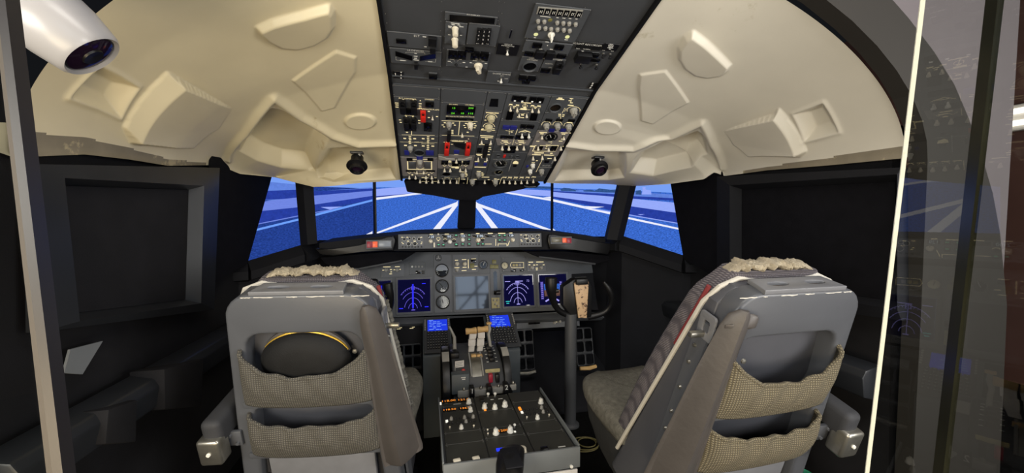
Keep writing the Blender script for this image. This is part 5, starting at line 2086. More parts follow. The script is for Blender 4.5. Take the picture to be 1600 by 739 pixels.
m = Mod(FM, mp, [(748, 398), (782, 396), (783, 419), (749, 421)], 'panel', .003)
m.g(ci, 1178, 158, 46, 46, needle=-20, bez='panel')
for x, y in ((1290, 128), (1268, 178), (1312, 180)):
    m.box_(ci, x, y, 44, 40, 'olive', .004, 'gear_light')
m.done()
m = Mod(FM, mp, [(765, 420), (781, 419.5), (783, 482), (767, 484)], 'panel_hi', .005, 'gear_lever_panel')
b = MB()
FM.poly(b, Q(ci, (1282, 240), (1300, 224), (1318, 240), (1326, 470), (1300, 476), (1286, 470)), m.th, m.th + .001)
b.obj('lever_slot', 'dark', m.o)
b = MB()
b.tube([FM.p(*ci(1304, 440), m.th), FM.p(*ci(1304, 440), m.th + .05)], .006, 8)
b.cone(FM.p(*ci(1318, 452), m.th + .05) - V((.014, 0, 0)), FM.p(*ci(1318, 452), m.th + .05) + V((.014, 0, 0)), .016, .016, 16)
b.obj('gear_lever', 'blackp', m.o)
m.box_(ci, 1304, 560, 84, 110, 'gear_cream', .004, 'cream_plate')
for x, y in ((1285, 530), (1320, 530), (1300, 570), (1325, 590)):
    m.c(ci, x, y, 'KG', .5)
m.done()
m = Mod(FM, mp, [(784, 402), (822, 400.5), (822, 424), (784, 425)], 'panel', .003)
m.g(cj, 192, 168, 38, 38, face='gauge_w', mark='ink', needle=20, bez='panel')
for x in (285, 317, 349):
    m.box_(cj, x, 163, 24, 26, 'gear_cream' if x < 340 else 'print_d', .004, 'square_light')
m.line(cj, [(262, 135), (390, 135), (390, 190), (262, 190), (250, 163), (262, 135)], 5)
m.box_(cj, 280, 220, 56, 28, 'dark', .004)
m.box_(cj, 370, 214, 44, 26, 'dark', .004)
m.done()
m = Mod(FM, mp, [(823, 407), (853, 406), (853, 424), (823, 425)], 'panel_hi', .003)
for x, y in ((475, 190), (570, 188)):
    m.c(cj, x, y, 'KG', .85)
for x, y, w in ((465, 132, 56), (560, 130, 90), (450, 160, 24), (500, 162, 26), (530, 160, 22), (600, 160, 24), (528, 195, 26), (528, 212, 20)):
    m.bar(cj, x, y, w, 11)
m.done()
# lower lip of the panel and the knee panels left and right
b = MB()
a0, a1 = FM.p(560, 498), FM.p(962, 486)
b.hull([a0, a1, a1 + V((0, -.05, -.03)), a0 + V((0, -.05, -.03))], [a0 + V((0, .03, -.03)), a1 + V((0, .03, -.03)), a1 + V((0, -.02, -.06)), a0 + V((0, -.02, -.06))], 0, .004)
b.obj('lower_lip', 'panel', mp)
FK = Panel(PY(740, 510, 2.60), (0, .25, 1))
m = Mod(FK, mp, [(603, 502), (660, 499), (660, 540), (603, 543)], 'wall', .004, 'knee_panel', False)
for x, y in ((622, 509), (642, 508)):
    m.bar(one, x, y, 8, 1.2)
    m.bar(one, x + 4, y + 3, 5, 1.2)
    m.bar(one, x + 1, y + 5, 7, 1.2)
    m.c(one, x, y + 2, 'KB', .7)
m.done()
m = Mod(FK, mp, [(806, 490), (905, 486), (905, 511), (806, 514)], 'panel', .004, 'knee_panel', False)
for x, y, w in ((813, 494, 5), (826, 493, 13), (829, 496, 4), (836, 495, 4), (815, 504, 5), (868, 503, 6), (874, 501, 6)):
    m.bar(one, x, y, w, 1.2)
m.box_(one, 834, 502, 18, 9, 'dark', .004)
m.c(one, 866, 504, 'KG', .6)
m.c(one, 874, 502, 'KG', .6)
m.done()
# black filling behind the knee space
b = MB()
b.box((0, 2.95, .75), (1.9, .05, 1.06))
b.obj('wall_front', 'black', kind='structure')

# ------------------------------------------------------------------ forward pedestal with the two keyboards
FC = Panel(PY(684, 553, 2.25), PY(683, 497, 2.50) - PY(684, 553, 2.25) - V(((PY(683, 497, 2.50) - PY(684, 553, 2.25)).x, 0, 0)))
fp = thing('forward_pedestal', (0, 2.3, FLOOR), 'dark stepped pedestal under the instrument panel holding the two blue-screened keyboards', 'pedestal')
b = MB()


def xat(px, py, F):
    return F.P(*F.hit(px, py)).x


xa, xb_, xc_, xd = xat(662, 553, FC), xat(690, 553, FC), xat(786, 545, FC), xat(812, 543, FC)
t0, bt0 = FC.P(0, FC.hit(683, 494)[1], -.012), FC.P(0, FC.hit(684, 554)[1], -.012)
for x0, x1 in ((xa - .005, xat(705, 520, FC)), (xat(760, 520, FC), xd + .005)):
    prof = [(t0.y, t0.z), (bt0.y, bt0.z), (bt0.y + .01, FLOOR), (t0.y, FLOOR)]
    b.prism([V((x0, y, z)) for y, z in prof], V((x1 - x0, 0, 0)), 0, .004)
b.obj('cheek', 'grey_blue', fp)
b = MB()
b.prism([V((xat(705, 520, FC), y, z)) for y, z in ((t0.y, t0.z - .01), (bt0.y + .08, bt0.z + .02), (bt0.y + .08, FLOOR), (t0.y, FLOOR))], V((xat(760, 520, FC) - xat(705, 520, FC), 0, 0)))
b.obj('middle_panel', 'dark', fp)

for corners, scr, lab in (([(663, 497), (703, 495), (704, 551), (662, 554)], (668, 501, 699, 518), 'keyboard unit with a blue text screen left of the thrust levers'),
                          ([(761, 490), (804, 488), (811, 542), (765, 546)], (766, 494, 796, 513), 'keyboard unit with a blue text screen right of the thrust levers')):
    tt = thing('control_display_unit', FC.p(*corners[3]), lab, 'keyboard unit', 'control display units')
    m = Mod(FC, tt, corners, 'oh', .008, 'case', True)
    x0, y0, x1, y1 = scr
    g_ = m.box_(one, (x0 + x1) / 2, (y0 + y1) / 2, x1 - x0, y1 - y0, mat('text_screen_blue', rgb(20, 34, 150), .2, em=rgb(30, 60, 225), es=.85), .002, 'screen', .0005)
    b = MB()
    rnd = random.Random(5)
    for r_ in range(7):
        yy = lerp(y0 + 1.2, y1 - 1.5, r_ / 6)
        xs = x0 + 1 + rnd.random() * 2
        for k in range(3):
            ln = rnd.uniform(3, 8)
            if xs + ln < x1 - 1 and rnd.random() < .8:
                FC.block(b, xs + ln / 2, yy, ln, .8, m.th + .002, m.th + .0024)
            xs += ln + rnd.uniform(1, 4)
    put('screen_text', b.data('screen_text', emit('screen_text', rgb(120, 160, 255), 1.0), 0), Matrix.Identity(4), g_)
    # side keys, function keys and letters
    u0, u1, vt, vb = m.box
    W, Hh = u1 - u0, vt - vb
    kb = MB()
    kb.box((0, 0, .003), (1, 1, .006), None, 0, .0012, 1)
    me_big = None
    for side in (-1, 1):
        for r_ in range(6):
            b = MB()
            b.box(((u0 + u1) / 2 + side * W * .46, vt - Hh * (.10 + r_ * .055), m.th + .002), (W * .045, Hh * .03, .005), FC.Mx(0, 0), 0, .0008, 1)
            b.obj('line_key', 'grey', m.o)
    for r_ in range(7):
        for c_ in range(8 if r_ > 1 else 6):
            b = MB()
            nx = 8 if r_ > 1 else 6
            b.box((u0 + W * (.10 + .80 * (c_ + .5) / nx), vt - Hh * (.46 + r_ * .07), m.th + .002), (W * .66 / nx, Hh * .045, .006), FC.Mx(0, 0), 0, .001, 1)
            b.box((u0 + W * (.10 + .80 * (c_ + .5) / nx), vt - Hh * (.46 + r_ * .07), m.th + .0053), (W * .28 / nx, Hh * .014, .0004), FC.Mx(0, 0), 1)
            b.obj('key', ['blackp', 'print_d'], m.o)
    kb.bm.free()
    m.done()

# ------------------------------------------------------------------ thrust lever quadrant
tq = thing('throttle_quadrant', (-.05, 2.05, FLOOR), 'thrust lever quadrant with tan grips between the two seats', 'lever quadrant')
XQ0, XQ1 = -.175, .085
prof = [(1.90, FLOOR), (1.90, .655), (1.93, .70), (1.98, .745), (2.06, .775), (2.16, .785), (2.225, .78), (2.235, FLOOR)]
b = MB()
b.prism([V((XQ0, y, z)) for y, z in prof], V((XQ1 - XQ0, 0, 0)), 0, .006)
b.obj('quadrant_body', 'oh', tq)
for x, lab in ((PY(696, 575, 2.0).x, 0), (PY(788, 572, 2.0).x, 1)):
    b = MB()
    R = Matrix.Translation(V((x, 2.06, .625))) @ Matrix.Rotation(pi / 2, 4, 'Y')
    r_ = .185
    b.lathe([(.03, -.012), (r_ * .8, -.010), (r_ * .86, -.018), (r_, -.017), (r_ + .003, 0), (r_, .017), (r_ * .86, .018), (r_ * .8, .010), (.03, .012)], R, 56)
    w_ = b.obj('trim_wheel', 'blackp', tq)
    b = MB()
    a0 = radians(92 if lab else 94)
    for k in range(6):
        a, c = a0 - k * .06, a0 - (k + 1) * .06
        rr = r_ + .0042
        q = []
        for an in (a, c):
            for dx in (-.0175, .0175):
                q.append(V((x + dx, 2.06 - rr * cos(an - .55 + pi) * -1 * 1.0 if False else 2.06 + rr * cos(an + .55), .625 + rr * sin(an + .55))))
        b.faces(q, [(0, 1, 3, 2)])
    b.obj('white_band', 'grey', w_)


def lever(px0, px1, py0, py1, stem, nm):
    b = MB()
    a, c = PY(px0, py0, 2.14), PY(px1, py1, 2.14)
    n = 8
    b.tube([lerp(a, c, i / n) for i in range(n + 1)], [.017, .0185, .017, .0155, .015, .0155, .017, .0185, .017], 14)
    h = b.obj(nm, 'tan', tq)
    b = MB()
    for k in range(len(stem) - 1):
        p, q_ = PY(*stem[k]), PY(*stem[k + 1])
        w = .016 if k % 2 else .020
        d = (q_ - p)
        b.hull([p + V((-w, -.010, 0)), p + V((w, -.010, 0)), p + V((w, .014, 0)), p + V((-w, .014, 0))],
               [q_ + V((-w, -.010, 0)), q_ + V((w, -.010, 0)), q_ + V((w, .014, 0)), q_ + V((-w, .014, 0))], 0, .003)
    b.obj('lever_stem', 'placard', h)


lever(727.5, 744.5, 518, 516, [(739, 521, 2.14), (738, 529, 2.13), (737.5, 530, 2.12), (737, 540, 2.11), (736, 549, 2.08)], 'thrust_lever')
lever(746, 762.5, 515.5, 513.5, [(752, 519, 2.14), (752, 528, 2.13), (751, 529, 2.12), (750.5, 540, 2.11), (749, 549, 2.08)], 'thrust_lever')
for x0, x1 in ((736, 744.3), (745, 753.5)):
    b = MB()
    a, c = PY(x0, 557, 2.03), PY(x1, 556, 2.03)
    b.box((a + c) / 2, ((c - a).x, .02, .022), None, 0, .004)
    b.obj('reverse_grip', 'tan', tq)
b = MB()
cs = [(2.035, 0), (2.0, .0), (1.965, .0), (1.93, 0)]
zq = lambda y: np.interp(y, [p[0] for p in prof[1:7]], [p[1] for p in prof[1:7]])
x0, x1 = PY(737, 580, 1.97).x, PY(751.5, 580, 1.97).x
ys = np.linspace(2.05, 1.925, 8)
b.grid(lambda u, v: V((lerp(x0, x1, u), lerp(2.05, 1.925, v), zq(lerp(2.05, 1.925, v)) + .006)), 2, 10)
b.obj('slot_plate', 'steel', tq)
for xx in (x0 - .006, x1 + .006):
    b = MB()
    b.tube([V((xx, y, zq(y) + .008)) for y in ys], .0045, 8)
    b.obj('slot_rail', 'print_d', tq)
b = MB()
b.tube([PY(702, 510, 2.16), PY(706, 518, 2.15), PY(710, 527, 2.13), PY(710.5, 546, 2.08)], [.006, .007, .009, .010], 10)
b.obj('speedbrake_lever', 'grey', tq)
b = MB()
b.box(PY(710, 553, 2.06), (.045, .07, .03), None, 0, .004)
b.obj('lever_gate', 'blackp', tq)
b = MB()
b.tube([PY(764, 506, 2.14), PY(765.5, 514, 2.13), PY(763.5, 522, 2.12), PY(765, 532, 2.11), PY(766.5, 543, 2.08)], .008, 10)
fl = b.obj('flap_lever', 'grey', tq)
b = MB()
b.box(PY(764, 505, 2.14), (.030, .022, .012), None, 0, .004)
b.obj('flap_grip', 'tan', fl)
b = MB()
for k in range(6):
    y = 2.13 - k * .028
    b.box((PY(765, 552, 2.05).x + .004 * (k % 2), y, zq(y) + .012 - .003 * (k % 2)), (.026, .024, .018), None, 0, .002)
b.obj('flap_gate', 'blackp', tq)
b = MB()
for k in range(6):
    y = 2.12 - k * .028
    b.box((PY(765, 552, 2.05).x - .022, y, zq(y) + .004), (.010, .004, .002))
    b.box((PY(765, 552, 2.05).x + .026, y, zq(y) + .004), (.010, .004, .002))
b.obj('gate_marks', 'print', tq)
b = MB()
q = [PY(711, 565, 1.98), PY(725, 563, 1.98), PY(725, 573, 1.97), PY(711, 575, 1.97)]
b.prism(q, V((0, .004, 0)))
for k in range(3):
    b.faces([lerp(q[0], q[3], .2 + k * .25) + V((.003, -.0006, 0)), lerp(q[1], q[2], .2 + k * .25) + V((-.006 - .006 * (k % 2), -.0006, 0)),
             lerp(q[1], q[2], .3 + k * .25) + V((-.006 - .006 * (k % 2), -.0006, 0)), lerp(q[0], q[3], .3 + k * .25) + V((.003, -.0006, 0))], [(0, 1, 2, 3)], 1)
b.obj('parking_brake_tag', ['placard', 'print_d'], tq)
b = MB()
b.tube([PY(711, 573, 1.97), PY(711, 586, 1.95)], .003, 8)
b.obj('brake_lever', 'grey', tq)
b = MB()
b.lathe([(.001, 0), (.011, 0), (.011, .008), (.007, .012), (.001, .013)], Matrix.Translation(PY(724, 580, 1.945)) @ Matrix.Rotation(radians(60), 4, 'X'), 14)
b.obj('red_knob', 'red', tq)
b = MB()
a, c = PY(705, 584, 1.90), PY(732.5, 612, 1.90)
b.box(((a.x + c.x) / 2, 1.905, (a.z + c.z) / 2), (c.x - a.x, .05, a.z - c.z), None, 0, .004)
gb = b.obj('grey_block', 'grey_blue', tq)
b = MB()
b.box(PY(724, 590, 1.878), (.022, .003, .004))
b.box(PY(724.5, 592.6, 1.878), (.016, .003, .004))
b.obj('block_lettering', 'print', gb)
b = MB()
q = [PY(758, 577, 1.95), PY(781, 575, 1.95), PY(783, 599, 1.905), PY(759, 601, 1.905)]
b.prism(q, V((0, .02, -.02)), 0, .003)
cp_ = b.obj('cutout_plate', 'gear_cream', tq)
for x in (766.5, 777):
    b = MB()
    b.box(PY(x, 590, 1.915), (.020, .03, .042), Matrix.Identity(4), 0, .004)
    b.obj('cutout_switch', 'warn_r' if x < 770 else 'blackp', cp_)
# aft edge of the quadrant: start levers and light grey blocks with knobs
for x0, x1, y0, y1 in ((715, 733, 610, 619), (741, 760, 608, 617), (769, 787, 605, 613), (796, 806, 600, 608)):
    b = MB()
    a, c = PY(x0, y0, 1.885), PY(x1, y1, 1.885)
    b.box(((a.x + c.x) / 2, 1.89, (a.z + c.z) / 2), (c.x - a.x, .03, a.z - c.z), None, 0, .002)
    k_ = b.obj('grey_bar', 'grey', tq)
    b = MB()
    mid = PY((x0 + x1) / 2 + 1, y0 - 1, 1.88)
    b.lathe([(.001, 0), (.008, 0), (.008, .006), (.005, .012), (.001, .013)], Matrix.Translation(mid), 12)
    b.obj('bar_knob', 'steel', k_)
for x, y, t_ in ((737, 612, '1'), (764, 610, ''), (790, 606, '2')):
    b = MB()
    p = PY(x, y, 1.868)
    b.box(p, (.024, .05, .055), None, 0, .005)
    sl = b.obj('start_lever', 'warn_d' if False else 'blackp', tq)
    if t_:
        b = MB()
        b.text(t_, Matrix.Translation(p + V((0, -.0262, .012))) @ Matrix.Rotation(pi / 2, 4, 'X'), .034)
        put('lever_number', b.data('lever_number', 'print', 0), Matrix.Identity(4), sl)

# ------------------------------------------------------------------ aft pedestal
ZP = .655
FP = Panel((0, 1.36, ZP), (0, 1, 0))
pd = thing('centre_pedestal', (0, 1.6, FLOOR), 'dark radio pedestal with grey rear lip between the two seats', 'pedestal')
cK = crop(670, 590, 4.958)
SCL[cK] = 4.958
b = MB()
L0, R0 = FP.hit(694, 730), FP.hit(904, 703)
L1, R1 = FP.hit(687, 626), FP.hit(843, 612)
yr, yf = (L0[1] + R0[1]) / 2, (L1[1] + R1[1]) / 2
xl, xr = (L0[0] + L1[0]) / 2, (R0[0] + R1[0]) / 2
b.box(((xl + xr) / 2, (yr + yf) / 2, -.20 - .003), (xr - xl, yf - yr, .40), FP.Mx(0, 0), 0, .004)
b.obj('pedestal_body', 'oh', pd)
b = MB()
b.box(((xl + xr) / 2, yr - .006, -.022), (xr - xl + .01, .010, .075), FP.Mx(0, 0), 0, .002)
for s_, x in ((-1, xl), (1, xr)):
    b.box((x + s_ * .004, (yr + yf) / 2, .004), (.006, yf - yr, .03), FP.Mx(0, 0), 0, .001)
lip = b.obj('rear_lip', 'grey_face', pd)
b = MB()
b.box((lerp(xl, xr, .83), yr - .008, -.11), ((xr - xl) * .32, .008, .09), FP.Mx(0, 0), 0, .002)
b.obj('white_rear_plate', 'placard', pd)
for px, py in ((893, 719),):
    b = MB()
    p = FP.P(xr - .03, yr - .012, -.05)
    b.lathe([(.001, 0), (.006, 0), (.006, .006), (.001, .007)], Matrix.Translation(p) @ Matrix.Rotation(pi / 2, 4, 'X'), 12)
    b.obj('white_button', 'white', pd)
CX = [xl + .006, lerp(xl, xr, .325), lerp(xl, xr, .665), xr - .006]


class PMod(Mod):
    def __init__(s, k, v0, v1, m='ped', th=.005):
        s.F, s.th = FP, th
        uL, uR = CX[k] + .002, CX[k + 1] - .002
        b = MB()
        b.box(((uL + uR) / 2, (v0 + v1) / 2, th / 2), (uR - uL, abs(v1 - v0) - .003, th), FP.Mx(0, 0), 0, .0012, 1)
        s.o = b.obj('radio_panel', m, pd)
        s.lb, s.pb = MB(), MB()
        for u in (uL + .006, uR - .006):
            for v in (v0 - .008, v1 + .008):
                put('fastener', D['screw'], FP.Mx(u, v, th, random.uniform(0, 3), .0028), s.o)

    def digits(s, f, x, y, t, h):
        b = MB()
        sc_ = SCL.get(f, 1)
        s.F.txt(b, *f(x, y), t, h / sc_, s.th + .0026)
        put('amber_digits', b.data('amber_digits', 'amber', 0), Matrix.Identity(4), s.o)


def kv(x, y):
    return FP.hit(*cK(x, y))[1]


ya, yb2, yc2 = kv(220, 160), kv(220, 228), kv(250, 430)
m = PMod(0, yf - .004, yb2)
for x, y, t_ in ((152, 192, '118.00'), (268, 182, '121.9')):
    m.box_(cK, x, y, 100, 30, 'dark', .002, 'frequency_window')
    m.digits(cK, x, y, t_, 24)
m.c(cK, 310, 208, 'KW', 1.15)
m.box_(cK, 220, 212, 60, 8, 'print_d', .001, 'transfer_key')
m.done()
m = PMod(0, yb2, yc2)
for x, y, t_ in ((160, 260, '118.50'), (280, 248, '136.9')):
    m.box_(cK, x, y, 100, 28, 'dark', .002, 'frequency_window')
    m.digits(cK, x, y, t_, 22)
m.c(cK, 322, 270, 'KW', 1.1)
rnd = random.Random(3)
for r_ in range(2):
    for c_ in range(7):
        x, y = 140 + c_ * 34 - r_ * 4 + r_ * 16, 338 + r_ * 30 - c_ * 3.2
        key = 'KG' if (r_, c_) in ((0, 1), (0, 4), (0, 6), (1, 4)) else 'KB'
        m.c(cK, x, y, key, .75)
for x, y in ((162, 408), (348, 396)):
    m.c(cK, x, y, 'T', .8)
m.c(cK, 252, 404, 'KW', .95)
m.box_(cK, 140, 350, 20, 16, 'lamp_w', .004, 'lit_button')
m.box_(cK, 92, 210, 12, 14, 'lamp_w', .004, 'lit_button')
m.done()
yd = kv(250, 520)
m = PMod(0, yc2, yd)
m.done()
m = PMod(0, yd, yr + .004)
for x, y in ((218, 664), (366, 646)):
    b = MB()
    sc_ = FP.su(*cK(x, y))
    u, v = FP.hit(*cK(x, y))
    b.box((0, 0, 2.4), (12, 8, 4), FP.Mx(u, v, m.th, .15, sc_), 0, 1.6 * sc_)
    b.obj('cream_lamp_cap', 'cream', m.o)
m.done()
y1p, y2p, y3p = kv(520, 262), kv(560, 470), kv(600, 560)
m = PMod(1, yf - .004, y1p)
for x, y, k in ((432, 246, 1.15), (512, 250, 1.15), (590, 230, 1.25)):
    m.c(cK, x, y, 'KW', k)
for x, y in ((458, 160), (512, 158)):
    m.c(cK, x, y, 'TW', 1.1)
for x, y, w in ((420, 182, 30), (490, 178, 30), (555, 172, 40), (440, 208, 40)):
    m.bar(cK, x, y, w, 6, False)
m.box_(cK, 437, 262, 18, 10, 'amber', .003, 'amber_light')
m.box_(cK, 410, 178, 34, 40, 'blackp', .008, 'rocker_switch')
m.done()
ym = kv(540, 395)
m = PMod(1, y1p, ym)
m.done()
m = PMod(1, ym, y2p)
m.box_(cK, 575, 424, 80, 26, 'dark', .002, 'code_window')
m.digits(cK, 575, 424, '1200', 24)
m.c(cK, 520, 446, 'KW', 1.35)
m.c(cK, 632, 430, 'KW', 1.35)
m.c(cK, 662, 398, 'TW', 1.0)
for x, y in ((455, 425), (458, 455)):
    m.c(cK, x, y, 'T', .7)
m.box_(cK, 668, 430, 14, 10, 'lamp_w', .003, 'lit_button')
m.done()
m = PMod(1, y2p, yr + .004)
b = MB()
FP.block(b, *cK(615, 562), 190 / 4.958, 4, m.th, m.th + .003)
b.obj('blue_light_strip', 'blue_strip', m.o)
b = MB()
sc_ = FP.su(*cK(722, 590))
b.lathe([(.01, 0), (8, 0), (8, 3), (7.4, 3.6), (6.8, 9), (6.2, 9.6), (.01, 9.6)], FP.m(*cK(722, 598), m.th, 0, sc_), 26)
b.obj('cream_knob', 'cream', m.o)
m.done()
z1p, z2p = kv(820, 190), kv(830, 350)
m = PMod(2, yf - .004, z1p, 'ped', .008)
m.done()
m = PMod(2, z1p, z2p)
m.c(cK, 868, 206, 'KW', 1.15)
for r_ in range(2):
    for c_ in range(6):
        x, y = 738 + c_ * 34 + r_ * 12, 268 + r_ * 32 - c_ * 5
        m.c(cK, x, y, 'KG' if c_ == 4 else 'KB', .75)
m.box_(cK, 706, 252, 20, 24, 'amber', .004, 'amber_light')
m.box_(cK, 722, 280, 18, 16, 'lamp_w', .004, 'lit_button')
for x, y in ((758, 330), (930, 312)):
    m.c(cK, x, y, 'T', .8)
m.c(cK, 842, 328, 'KW', 1.0)
m.done()
z3p = kv(880, 435)
m = PMod(2, z2p, z3p)
m.done()
m = PMod(2, z3p, yr + .004)
m.box_(cK, 896, 578, 60, 26, 'dark', .012, 'black_knob')
m.bar(cK, 1030, 545, 70, 8, False)
m.done()

# handset resting at the rear of the pedestal
hs_ = thing('telephone_handset', FP.p(797, 722), 'black telephone handset resting over the rear lip of the pedestal', 'handset')
b = MB()
p0 = FP.p(*cK(640, 628), .014)
pts = [p0 + V((.015, .030, -.004)), p0 + V((0, 0, .008)), p0 + V((-.02, -.07, .018)), p0 + V((-.045, -.17, .01)), p0 + V((-.05, -.20, -.01))]
wd = [.032, .046, .046, .040, .034]
rings = []
for p, w in zip(pts, wd):
    rings.append([p + V((w * cos(a) * 1.05, 0, .5 * w * sin(a) * 1.3)) for a in np.linspace(0, 2 * pi, 18, endpoint=False)])
vs = [v for r_ in rings for v in r_]
fs = [(k * 18 + i, k * 18 + (i + 1) % 18, (k + 1) * 18 + (i + 1) % 18, (k + 1) * 18 + i) for k in range(4) for i in range(18)] + [tuple(range(18))[::-1], tuple(range(72, 90))]
b.faces(vs, fs)
hb_ = b.obj('handle', 'blackp', hs_)
b = MB()
b.box(p0 + V((-.018, -.08, .042)), (.058, .11, .006), Matrix.Identity(4), 0, .003)
b.obj('grip_pad', 'matte', hs_)

# ------------------------------------------------------------------ control yokes
def yoke(s_, Y, hub, horns, col, lab, plate=None):
    t = thing('control_yoke', V((PY(*col[0], Y).x, Y, FLOOR)), lab, 'control yoke', 'control yokes')
    b = MB()
    p0, p1 = PY(*col[0], Y), PY(*col[1], Y)
    p1 = V((p0.x, Y, FLOOR))
    b.tube([p0, lerp(p0, p1, .5), p1], .036, 24)
    b.lathe([(.036, 0), (.056, 0), (.056, .010), (.045, .02), (.036, .024)], Matrix.Translation(p1), 24)
    b.obj('column', 'column', t)
    b = MB()
    q = [PY(px, py, Y - .02) for px, py in hub]
    b.prism(q, V((0, .07, 0)), 0, .010)
    b.obj('hub', 'blackp', t)
    for pts, rr in horns:
        b = MB()
        q = [PY(px, py, Y + dy) for px, py, dy in pts]
        # smooth the bar
        for _ in range(2):
            n = [q[0]]
            r2 = [rr[0]]
            for i in range(len(q) - 1):
                n += [lerp(q[i], q[i + 1], .25), lerp(q[i], q[i + 1], .75)]
                r2 += [lerp(rr[i], rr[i + 1], .25), lerp(rr[i], rr[i + 1], .75)]
            q, rr = n + [q[-1]], r2 + [rr[-1]]
        b.tube(q, rr, 14)
        b.obj('horn', 'blackp', t)
    if plate:
        b = MB()
        q = [PY(px, py, Y - .035) for px, py in plate]
        b.prism(q, V((0, .012, 0)), 0, .002)
        b.obj('chart_plate', 'clip', t, plabel=None)
        b = MB()
        c = (q[0] + q[1]) / 2
        b.box(c + V((0, -.006, .004)), (.075, .02, .035), None, 0, .005)
        b.tube([c + V((-.045, 0, .03)), c + V((.03, 0, .03))], .004, 8)
        b.obj('chart_clip', 'blackp', t)
    return t


yr_ = yoke(1, 2.22, [(880, 448), (898, 436), (920, 436), (926, 450), (925, 496), (896, 498), (880, 478)],
           [([(861, 434, -.05), (861, 448, -.05), (862, 460, -.04), (866, 476, -.02), (876, 489, 0), (900, 494, .02)], [.036, .036, .026, .018, .018, .022]),
            ([(943, 440, -.05), (952, 452, -.05), (956, 464, -.04), (954, 478, -.02), (943, 490, 0), (918, 495, .02)], [.010, .022, .020, .017, .018, .022]),
            ([(864, 455, -.05), (873, 454, -.06)], [.011, .012])],
           [(892, 490), (890, 690)], 'black control yoke on a grey column with a scuffed tan chart plate', [(897, 442), (920, 440), (917, 497), (904, 497)])
yoke(-1, 2.22, [(545, 448), (565, 438), (588, 438), (594, 452), (592, 498), (560, 500), (546, 482)],
     [([(606, 443, -.05), (608, 455, -.05), (611, 466, -.04), (610, 480, -.02), (603, 493, 0), (575, 497, .02)], [.026, .025, .019, .016, .017, .022]),
      ([(522, 445, -.05), (519, 458, -.05), (520, 470, -.04), (526, 484, -.02), (536, 494, 0), (562, 498, .02)], [.024, .024, .020, .017, .018, .022]),
      ([(603, 463, -.05), (596, 462, -.06)], [.011, .012])],
     [(568, 494), (568, 690)], 'black control yoke mostly hidden behind the left seat')

# foot rests with square lightening holes under the panel
def footrest(quad, lab, cols, tip=None):
    Y = 2.53
    q = [PY(px, py + 2, Y) for px, py in quad]      # tl tr br bl
    w, h = (q[1] - q[0]).length, (q[0] - q[3]).length
    F = Panel((q[0] + q[1] + q[2] + q[3]) / 4, (0, .25, 1))
    t = thing('foot_rest', F.P(0, -h / 2, 0), lab, 'foot rest', 'foot rests')
    b = MB()
    holes = []
    for c in range(cols):
        for r_ in range(3):
            cw, ch = w / cols, h / 3.1
            holes.append([(x, y) for x, y in rrect(cw * .76, ch * .76, cw * .14, 4, -w / 2 + cw * (c + .5), h / 2 - ch * (r_ + .52))])
    b.plate(rrect(w, h, .02, 5), holes, .02, F.Mx(0, 0), .003)
    b.obj('grille', 'frame', t)
    b = MB()
    b.tube([F.P(-w * .5, -h * .5, .05), F.P(0, -h * .51, .055), F.P(w * .42, -h * .48, .05)], [.012, .014, .012], 10)
    b.obj('heel_bar', 'steel' if not tip else 'tan', t)


footrest([(806, 514), (834, 513), (834, 575), (806, 578)], 'grilled foot rest right of the thrust levers', 2)
footrest([(898, 511), (925, 510), (928, 568), (900, 570)], 'grilled foot rest just right of the grey yoke column', 2, True)
footrest([(617, 538), (659, 535), (659, 590), (617, 594)], 'grilled foot rest beside the left seat', 3)
# sloping black floor covers ahead of the pedals
for x0, x1, lab in ((.20, .95, 'black sloping floor cover ahead of the right seat'), (-1.05, -.30, 'black sloping floor cover ahead of the left seat')):
    b = MB()
    b.hull([V((x0, 2.35, FLOOR)), V((x1, 2.35, FLOOR)), V((x1, 2.80, FLOOR)), V((x0, 2.80, FLOOR))],
           [V((x0, 2.36, FLOOR + .03)), V((x1, 2.36, FLOOR + .03)), V((x1, 2.80, FLOOR + .42)), V((x0, 2.80, FLOOR + .42))], 0, .005)
    b.obj('floor_cover', 'matte', label=lab, cat='floor cover')

# ------------------------------------------------------------------ pilot seats
WT, WB, HB = .194, .236, .604


